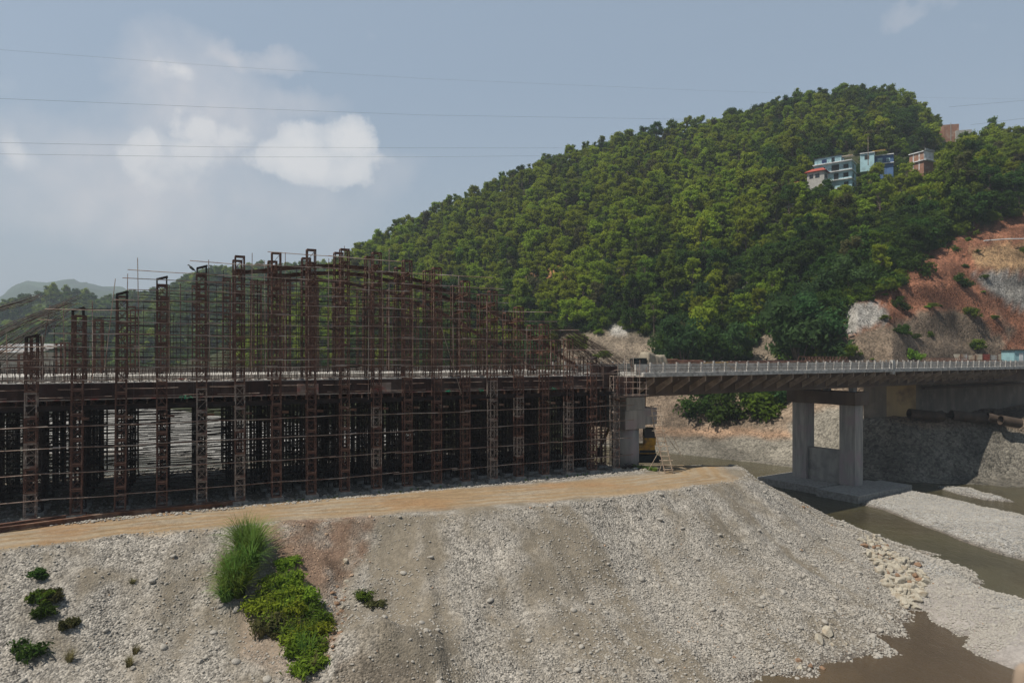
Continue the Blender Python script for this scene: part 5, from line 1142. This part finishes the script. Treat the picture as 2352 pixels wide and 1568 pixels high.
tg = sdf(dx_, dy_, tongue) < 4; inside = (Dd > .25) & (Dd < 25) & (Hh > WL-.15) & (dy_ < 1600) & (dx_ > -40) & (dx_ < 2400)
rimm = (np.abs(Dd) < .8) & (Dd > -.5); dens = np.where(rimm, .25, dens)
smooth_lobe = inpoly(dx_, dy_, [(1560,1130),(1700,1110),(1760,1200),(1900,1330),(1880,1380),(1700,1250)]); dens = np.where(smooth_lobe, dens*.15, dens)
keep = (inside | (rimm & (dx_ > -40))) & (rng.uniform(0, 1, n0) < dens)
idx_ = np.nonzero(keep)[0]
sz = .026+.085*rng.uniform(0, 1, n0)**3.4+.045*np.clip(low_-.5, 0, 1)*rng.uniform(0, 1, n0)
sz = np.where(rng.uniform(0, 1, n0) < .005, rng.uniform(.16, .30, n0), sz)
for j in idx_: gp.append((RX[j], RY[j], Hh[j]+sz[j]*.15)); gs.append(sz[j]); gr.append((br0.uniform(-.5,.5), br0.uniform(-.5,.5), br0.uniform(0, 6.28))); gi.append(br0.choice((5,6)) if tg[j] or br0.random() < .02 else br0.randrange(5))
# stones on the bars, the margin and under the bridge
n1_ = 120000; RX = rng.uniform(20, 105, n1_); RY = rng.uniform(48, 115, n1_); Hh, Dd = ground_h(RX, RY); ok = np.zeros(n1_, bool)
for b_ in BARS: ok |= inpoly(RX, RY, b_)
ok &= Hh > WL+.02
for j in np.nonzero(ok)[0]: s_ = .035+.12*rng.uniform()**3.5; gp.append((RX[j], RY[j], Hh[j])); gs.append(s_); gr.append((0, 0, rng.uniform(0, 6.28))); gi.append(int(rng.integers(0, 5)))
n2 = 9000; S_ = rng.uniform(-6, 58, n2); T_ = np.concatenate([rng.uniform(-2.3, .4, n2//2), rng.uniform(0, 24, n2-n2//2)])
for k in range(n2):
    q = W1(S_[k], T_[k]); gp.append((q.x, q.y, .0)); gs.append(.04+.11*rng.uniform()**2.2); gr.append((0, 0, rng.uniform(0, 6.28))); gi.append(int(rng.integers(0, 5)))
for k in range(len(gp)-n2, len(gp)): gp[k] = (gp[k][0], gp[k][1], .03)
ca = np.array(gp)
print('pebbles', len(gp))
scatter('river_gravel', gp, gs, gr, gi, PB, 'loose grey river pebbles strewn over the embankment and gravel bars', 'gravel')
# boulders
BM = [rock_mesh(40+i, M['boulder'], 3, .3, .8) for i in range(6)]; BR = [rock_mesh(60+i, M['boulder_red'], 3, .3, .8) for i in range(3)]
def march(x, y):
    Y = np.arange(38, 130, .2); X = (x-1176)/1568*Y; Zr_ = CZ+(820-y)/1568*Y; hit = np.nonzero(ground_h(X, Y)[0] > Zr_)[0]; k = hit[0] if len(hit) else len(Y)-1
    return Vector((X[k], Y[k], Zr_[k]))
def boulder(x, y, sz, kind, label, z=None, grp='boulders at the foot of the embankment'):
    # intersect the sight line with the ground
    p = march(x, y)
    m_ = (BM if kind == 0 else BR)[br.randrange(6 if kind == 0 else 3)]
    o = inst('boulder', m_, None, (p.x, p.y, p.z+sz*.25), br.uniform(0, 6.28)); o.scale = (sz, sz*br.uniform(.8,1.1), sz*br.uniform(.8, 1.1)); o.rotation_euler.x = br.uniform(-.4,.4); tag(o, label, 'boulder', grp); return o
br = random.Random(2)
pile = [(1975,1235),(2010,1228),(2060,1270),(2110,1300),(2130,1340),(2105,1385),(2075,1395),(2040,1355),(2010,1300),(1985,1262)]
cnt = 0; placed = []
while cnt < 150:
    x, y = br.uniform(1965, 2140), br.uniform(1225, 1400)
    if not pip(x, y, pile): continue
    md_ = 11 if y > 1300 else 8
    if any(math.hypot(x-a, (y-b_)*1.2) < md_*.68 for a, b_ in placed): continue
    placed.append((x, y)); cnt += 1
    if cnt > 149: break
    lower = (y-1225)/170; red_ = br.random() < .08
    boulder(x, y, br.uniform(.2, .42)+br.uniform(.05,.38)*lower, 1 if red_ else 0, ('small red brown rock in the boulder pile at the toe of the embankment' if red_ else ('pale tan boulder in the lower part of the heap at the river edge' if lower > .5 else 'pale tan rock in the upper part of the heap at the river edge')))
for (x, y, s_, k, lb) in ((1880,1472,.62,0,'upright pale tan boulder near the water, left of a pair'),(1903,1455,.6,0,'pale boulder leaning behind its twin near the water'),(1910,1482,.3,0,'small pale rock at the foot of the boulder pair'),
   (1845,1165,.3,1,'orange rock on the crest of the embankment above the river'),(1855,1166,.25,1,'flat orange rock just below the orange one on the crest'),(1687,1513,.26,1,'lone red brown rock among the pebbles at bottom'),
   (1836,1520,.32,1,'red brown rock at the water edge with pale side'),(1838,1535,.3,0,'pale rock in front of the red brown one at the water edge'),(1862,1530,.26,1,'dark red rock right of the other at the water edge'),(1888,1536,.3,1,'flat reddish rock farthest out at the water edge'),
   (1945,1480,.2,0,'small pale stone lying in the muddy water edge'),(2100,1395,.5,0,'large pale boulder at the very bottom of the heap'),(2080,1378,.45,0,'large pale boulder next to the lowest one of the heap'),(2120,1330,.28,1,'orange rock on the river side of the heap'),(2145,1342,.22,1,'small orange rock lying on the silt right of the heap'),
   (794,1290,.35,0,'white rock half way down the slope above the left bush'),(795,1338,.3,0,'single large pale cobble on the left slope')):
    boulder(x, y, s_, k, lb, grp=None)
# boulders beyond the work platform, seen through the scaffolding at left
for k in range(46):
    x = br.uniform(270, 520); p = G(x, br.uniform(1026, 1040), 0); z = gh(p.x, p.y); s_ = br.uniform(.45, 1.2)
    o = inst('boulder', BM[br.randrange(6)], None, (p.x, p.y, z+s_*.3), br.uniform(0, 6.28)); o.scale = (s_, s_, s_); tag(o, 'tan boulder in the row beyond the scaffolding seen under the deck', 'boulder', 'boulders beyond the scaffolding')
# orange rubble stones trickling down from the tongue
for k in range(46):
    f = br.random(); x = 772+br.gauss(0, 9)+8*math.sin(f*6); y = 1330+f*190; o = boulder(x, y, br.uniform(.1, .24), 1 if br.random() < .6 else 0, 'orange brown rock in the narrow rubble trail right of the green shrubs', grp='orange rubble trail')

# grass clump and plants on the bank
def blades(n, r0, h, seed, wd=.035, droop=1.0, mt='grass'):
    r = np.random.default_rng(seed); qs = []
    for k in range(n):
        a = r.uniform(0, 6.28); rr = r0*math.sqrt(r.uniform())*.35; b0 = np.array([rr*math.cos(a), rr*math.sin(a), 0]); L_ = h*r.uniform(.6, 1.15); a2 = a+r.normal()*.5; d = np.array([math.cos(a2), math.sin(a2), 0]); sp = r.uniform(.1, .65)*droop; side = np.array([-d[1], d[0], 0])*wd; prev = b0
        for j in range(1, 6):
            f = j/5; cur = b0+d*L_*sp*(f**1.7)*.9+np.array([0, 0, L_*(f-.62*sp*f**2.6)]); w0 = 1-(j-1)/5.2; w1 = 1-j/5.2
            qs += [prev-side*w0, prev+side*w0, cur+side*w1, cur-side*w1]; prev = cur
    return quads_mesh('blades', np.array(qs), M[mt])
def bank_pt(x, y):
    return march(x, y)
gc = bank_pt(562, 1300); gc.z = gh(gc.x, gc.y)
e_ = empty('grass_clump', gc, 'tall drooping clump of bright green reed grass on the bank below the haul road', 'grass clump')
for k in range(13):
    dy = 1.3-k*.33; dx = br.uniform(-.55,.55)+.25*(1.3-dy)*.3; me = blades(230, 1.1, (2.7 if k < 6 else 1.9)+.4*(k%3), 700+k, .04, 1.25, 'grass' if k % 4 != 3 else 'leaf_mid'); o = inst('blades', me, e_, (dx, dy, gh(gc.x+dx, gc.y+dy)-gc.z)); o.rotation_euler.x = .25
for k in range(3): inst('dry_blades', blades(160, .8, 1.5, 720+k, .022, 1.3, 'drygrass'), e_, (br.uniform(-1,1), br.uniform(-.8,0), -.2))
def leafy(x, y, r0, seed, label, mt='leaf_bright', n=620, size=.17, tall=.8, name='shrub', grp=None, stems=True):
    r0 = r0*(1.45 if seed < 13 else 1.2); n = int(n*(2.4 if seed < 13 else 1.3)); p = bank_pt(x, y); r = random.Random(seed); cl = []; sm = MB(); e_ = empty(name, p, label, 'plant', grp)
    for i in range(22):
        a = r.uniform(0, 6.28); rr = r0*math.sqrt(r.random()); z = r0*tall*r.uniform(.05, 1); cl.append((rr*math.cos(a), rr*math.sin(a)*.8, z, r0*r.uniform(.2,.46)))
        sm.tube([(0,0,-.1),(rr*math.cos(a)*.7, rr*math.sin(a)*.6, z)], [.02,.01], 4, False)
    inst('stem', sm.mesh('stem', M['bark']), e_); inst('foliage', quads_mesh('foliage', leaf_cloud(cl, n, size, seed, .32), M[mt]), e_)
    if seed < 30 and seed not in (19, 20): inst('blades', blades(70, r0*1.2, r0*1.1, 900+seed, .03, 1.2, 'grass' if seed % 3 else 'drygrass'), e_)
    return e_
PATCH = [(630,1345,.6,21,'green weeds between the grass clump and the yellowish bush','leaf_bright'),(600,1390,.6,22,'weeds under the drooping grass, dark side','leaf_mid'),(670,1385,.7,23,'yellow green creeper on the upper right of the bank shrubs','leaf_lime'),(640,1430,.7,24,'low creeper below the yellowish green bush','leaf_bright'),(685,1470,.7,25,'creeper between the olive bush and the vine hump','leaf_lime'),(735,1430,.5,26,'small creeper at the right rim of the bank shrubs','leaf_bright'),(740,1490,.5,27,'small creeper beside the vine covered hump','leaf_bright'),(660,1465,.6,28,'brownish creeper at the lower left rim of the bank shrubs','leaf_olive')]
for a in PATCH+[(655,1340,.8,1,'bright green leafy plant touching the right side of the tall grass clump','leaf_bright'),(690,1375,.9,2,'bright green bush right below the rubble tongue','leaf_bright'),(615,1400,.9,3,'dry olive bush under the tall grass clump','leaf_lime'),(650,1410,1.0,4,'yellowish green bush in the middle of the bank shrubs','leaf_lime'),
          (700,1420,.9,5,'green bush on the right flank of the bank shrubs','leaf_mid'),(620,1440,.8,6,'olive bush low left in the bank shrubs','leaf_olive'),(720,1460,.9,7,'light green bush lower right in the bank shrubs','leaf_lime'),(705,1500,.85,8,'green vine covered hump near the bottom of the bank shrubs','leaf_bright'),(715,1535,.75,9,'lowest bright green plant of the bank shrubs','leaf_bright'),
          (665,1300,.6,10,'narrow green vine climbing to the rubble tongue','leaf_bright'),(640,1375,.9,11,'grassy bush behind the yellowish one','leaf_lime'),(680,1445,.7,12,'green bush between the olive and light ones','leaf_mid'),
          (85,1325,.45,13,'small dark plant highest at the far left of the bank','leaf_dark'),(95,1382,.6,14,'green sapling at the left of the bank, upper left','leaf_mid'),(125,1375,.55,15,'olive sapling at the left of the bank, upper right','leaf_olive'),(100,1415,.6,16,'dark green plant under the two saplings','leaf_dark'),(68,1505,.75,17,'round dark green bush near the bottom left corner','leaf_dark'),(160,1440,.4,18,'little olive tuft right of the left saplings','leaf_olive'),
          (840,1365,.75,19,'low flat dark green mossy patch on the gravel right of the rubble tongue','leaf_mid'),(860,1385,.6,20,'small green patch at the lower edge of the mossy patch','leaf_olive')]:
    x, y, r0, sd_, lb, mt = a; leafy(x, y, r0*(1.3 if sd_ > 20 else 1), sd_, lb, mt, tall=.35 if sd_ > 20 else .5 if sd_ < 13 else .05 if sd_ in (19, 20) else .8, n=620 if sd_ < 19 or sd_ > 20 else 500)
for (x, y, h, lb) in ((297,1530,.8,'dry grass tuft on the left slope near the bottom'),(312,1500,.6,'dry grass tuft above its neighbour on the left slope'),(305,1340,.5,'thin dry tuft high on the left slope'),(160,1520,.9,'dry grass tuft near the bottom left bush'),(600,1465,.9,'brown dry grass hanging under the bank shrubs')):
    p = bank_pt(x, y); e_ = empty('dry_grass_tuft', p, lb, 'grass clump', 'dry tufts on the bank'); inst('blades', blades(110, .5, h, int(x), .02, 1.0, 'drygrass'), e_)
# weeds and litter at the round pier foot
p = G(1478, 1078, 0.05); e_ = empty('grass_strip', p, 'bright green grass strip at the foot of the round pier', 'grass'); 
for k in range(5): inst('blades', blades(150, .8, .5, 800+k, .025, .8), e_, (-.9+k*.5, 1.2-.5*k, .0))
for k in range(30):
    i = br.uniform(0, 18); q = W1(SP*i, -1.0+br.uniform(-.4,.3), .0); e_ = empty('weed', q, 'small green weed on the pebbles at the tower feet', 'weed', 'weeds along the tower feet'); inst('blades', blades(26, .3, br.uniform(.15,.35), 820+k % 5, .03, 1.2), e_)
# debris heap by the pier
deb = empty('debris_heap', G(1445, 1076, 0), 'low heap of dark scrap, stones and a white sack beside the last tower', 'debris')
b = MB()
for k in range(50): q = Vector((br.gauss(0,.9), br.gauss(0,.5), br.uniform(0,.4))); b.bar(q, q+Vector((br.uniform(-.8,.8), br.uniform(-.4,.4), br.uniform(-.1,.2))), .05)
b.build('scrap', M['rebar'], deb)
o = inst('sack', rock_mesh(5, M['white'], 2, .3, .4), deb, (.7, -.6, .15)); o.scale = (.5,.3,.25)
for k in range(14): o = inst('stone', BM[k % 6], deb, (br.gauss(.8,1.2), br.gauss(-.8,.4), .05)); o.scale = (br.uniform(.1,.28),)*3
# scaffold cage at the joint of the bridges
jc = empty('joint_scaffold', W2(-1.6, .8, 8.5), 'small pale tube scaffold cage hung at the joint above the round pier', 'scaffold')
b = MB()
for s in (-3.2,-2.2,-1.2,-.2):
    for t in (.2, 1.6): b.tube([W2(s,t,8.3), W2(s+.05,t,12.3+.7*math.sin(s*5))], .035, 5)
for z in (8.6, 9.3, 10.0, 10.6, 11.3):
    for t in (.15, 1.65): b.tube([W2(-3.6,t,z+.05), W2(.2,t,z-.05)], .032, 5)
locp(jc, b.build('tube_frame', M['pipe'])); locp(jc, W2b(MB(), -3.5, 0, .1, 1.7, 8.35, 8.45).build('platform', M['rust_dark']))
locp(jc, W2b(MB(), -3.0, -.8, 1.9, 2.1, 8.7, 10.6).build('form_panel', M['rust']))
pl = MB(); 
for q in range(3): W2b(pl, -2.6+q*.02, 2.2, 3.3+q*3.5, 3.9+q*3.5, 8.52, 8.9)
tag(pl.build('support_girder', M['rust_dark']), 'dark girders stacked on top of the stepped pier head', 'steel girder')
# perched bird on the tube end
bd = atx(441, -.46, 619); b = MB(); b.tube([bd+Vector((.3,0,-.12)), bd+Vector((.1,0,.02)), bd+Vector((-.12,0,.2)), bd+Vector((-.2,0,.32))], [.02,.10,.11,.05], 8); b.tube([bd+Vector((-.2,0,.32)), bd+Vector((-.28,0,.38)), bd+Vector((-.42,0,.36))], [.05,.06,.01], 6); b.tube([bd+Vector((.02,0,.05)), bd+Vector((0,0,-.08))], .015, 4)
tag(b.build('crow', M['black'], smooth=True), 'black crow perched on a projecting scaffold tube end at upper left', 'bird')
# the blurred yellow thing at the lower right corner: a rounded pipe end close to the viewer
p = P(2352, 1545, .9); b = MB(); b.tube([p+Vector((0,0,-.5)), p+Vector((0,0,-.02)), p+Vector((0,0,.004)), p+Vector((0,0,.012))], [.013,.013,.010,.004], 18)
tag(b.build('rail_post_top', M['bamboo'], smooth=True), 'yellowish rounded post top very close at the bottom right corner', 'post')

# ------------------------------------------------------------------ humid air
hb = MB().box(-5200, 5200, -1500, 5400, -11, 420)
m, t, b = newmat('humid air'); t.nodes.remove(b); vp = t.nodes.new('ShaderNodeVolumePrincipled'); vp.inputs['Density'].default_value = .00028; vp.inputs['Color'].default_value = (.76,.87,1.0,1); vp.inputs['Anisotropy'].default_value = .1
t.links.new(vp.outputs[0], t.nodes['Material Output'].inputs['Volume']); o = hb.build('haze', m); tag(o, 'thin humid haze filling the valley air', 'haze', kind='stuff')
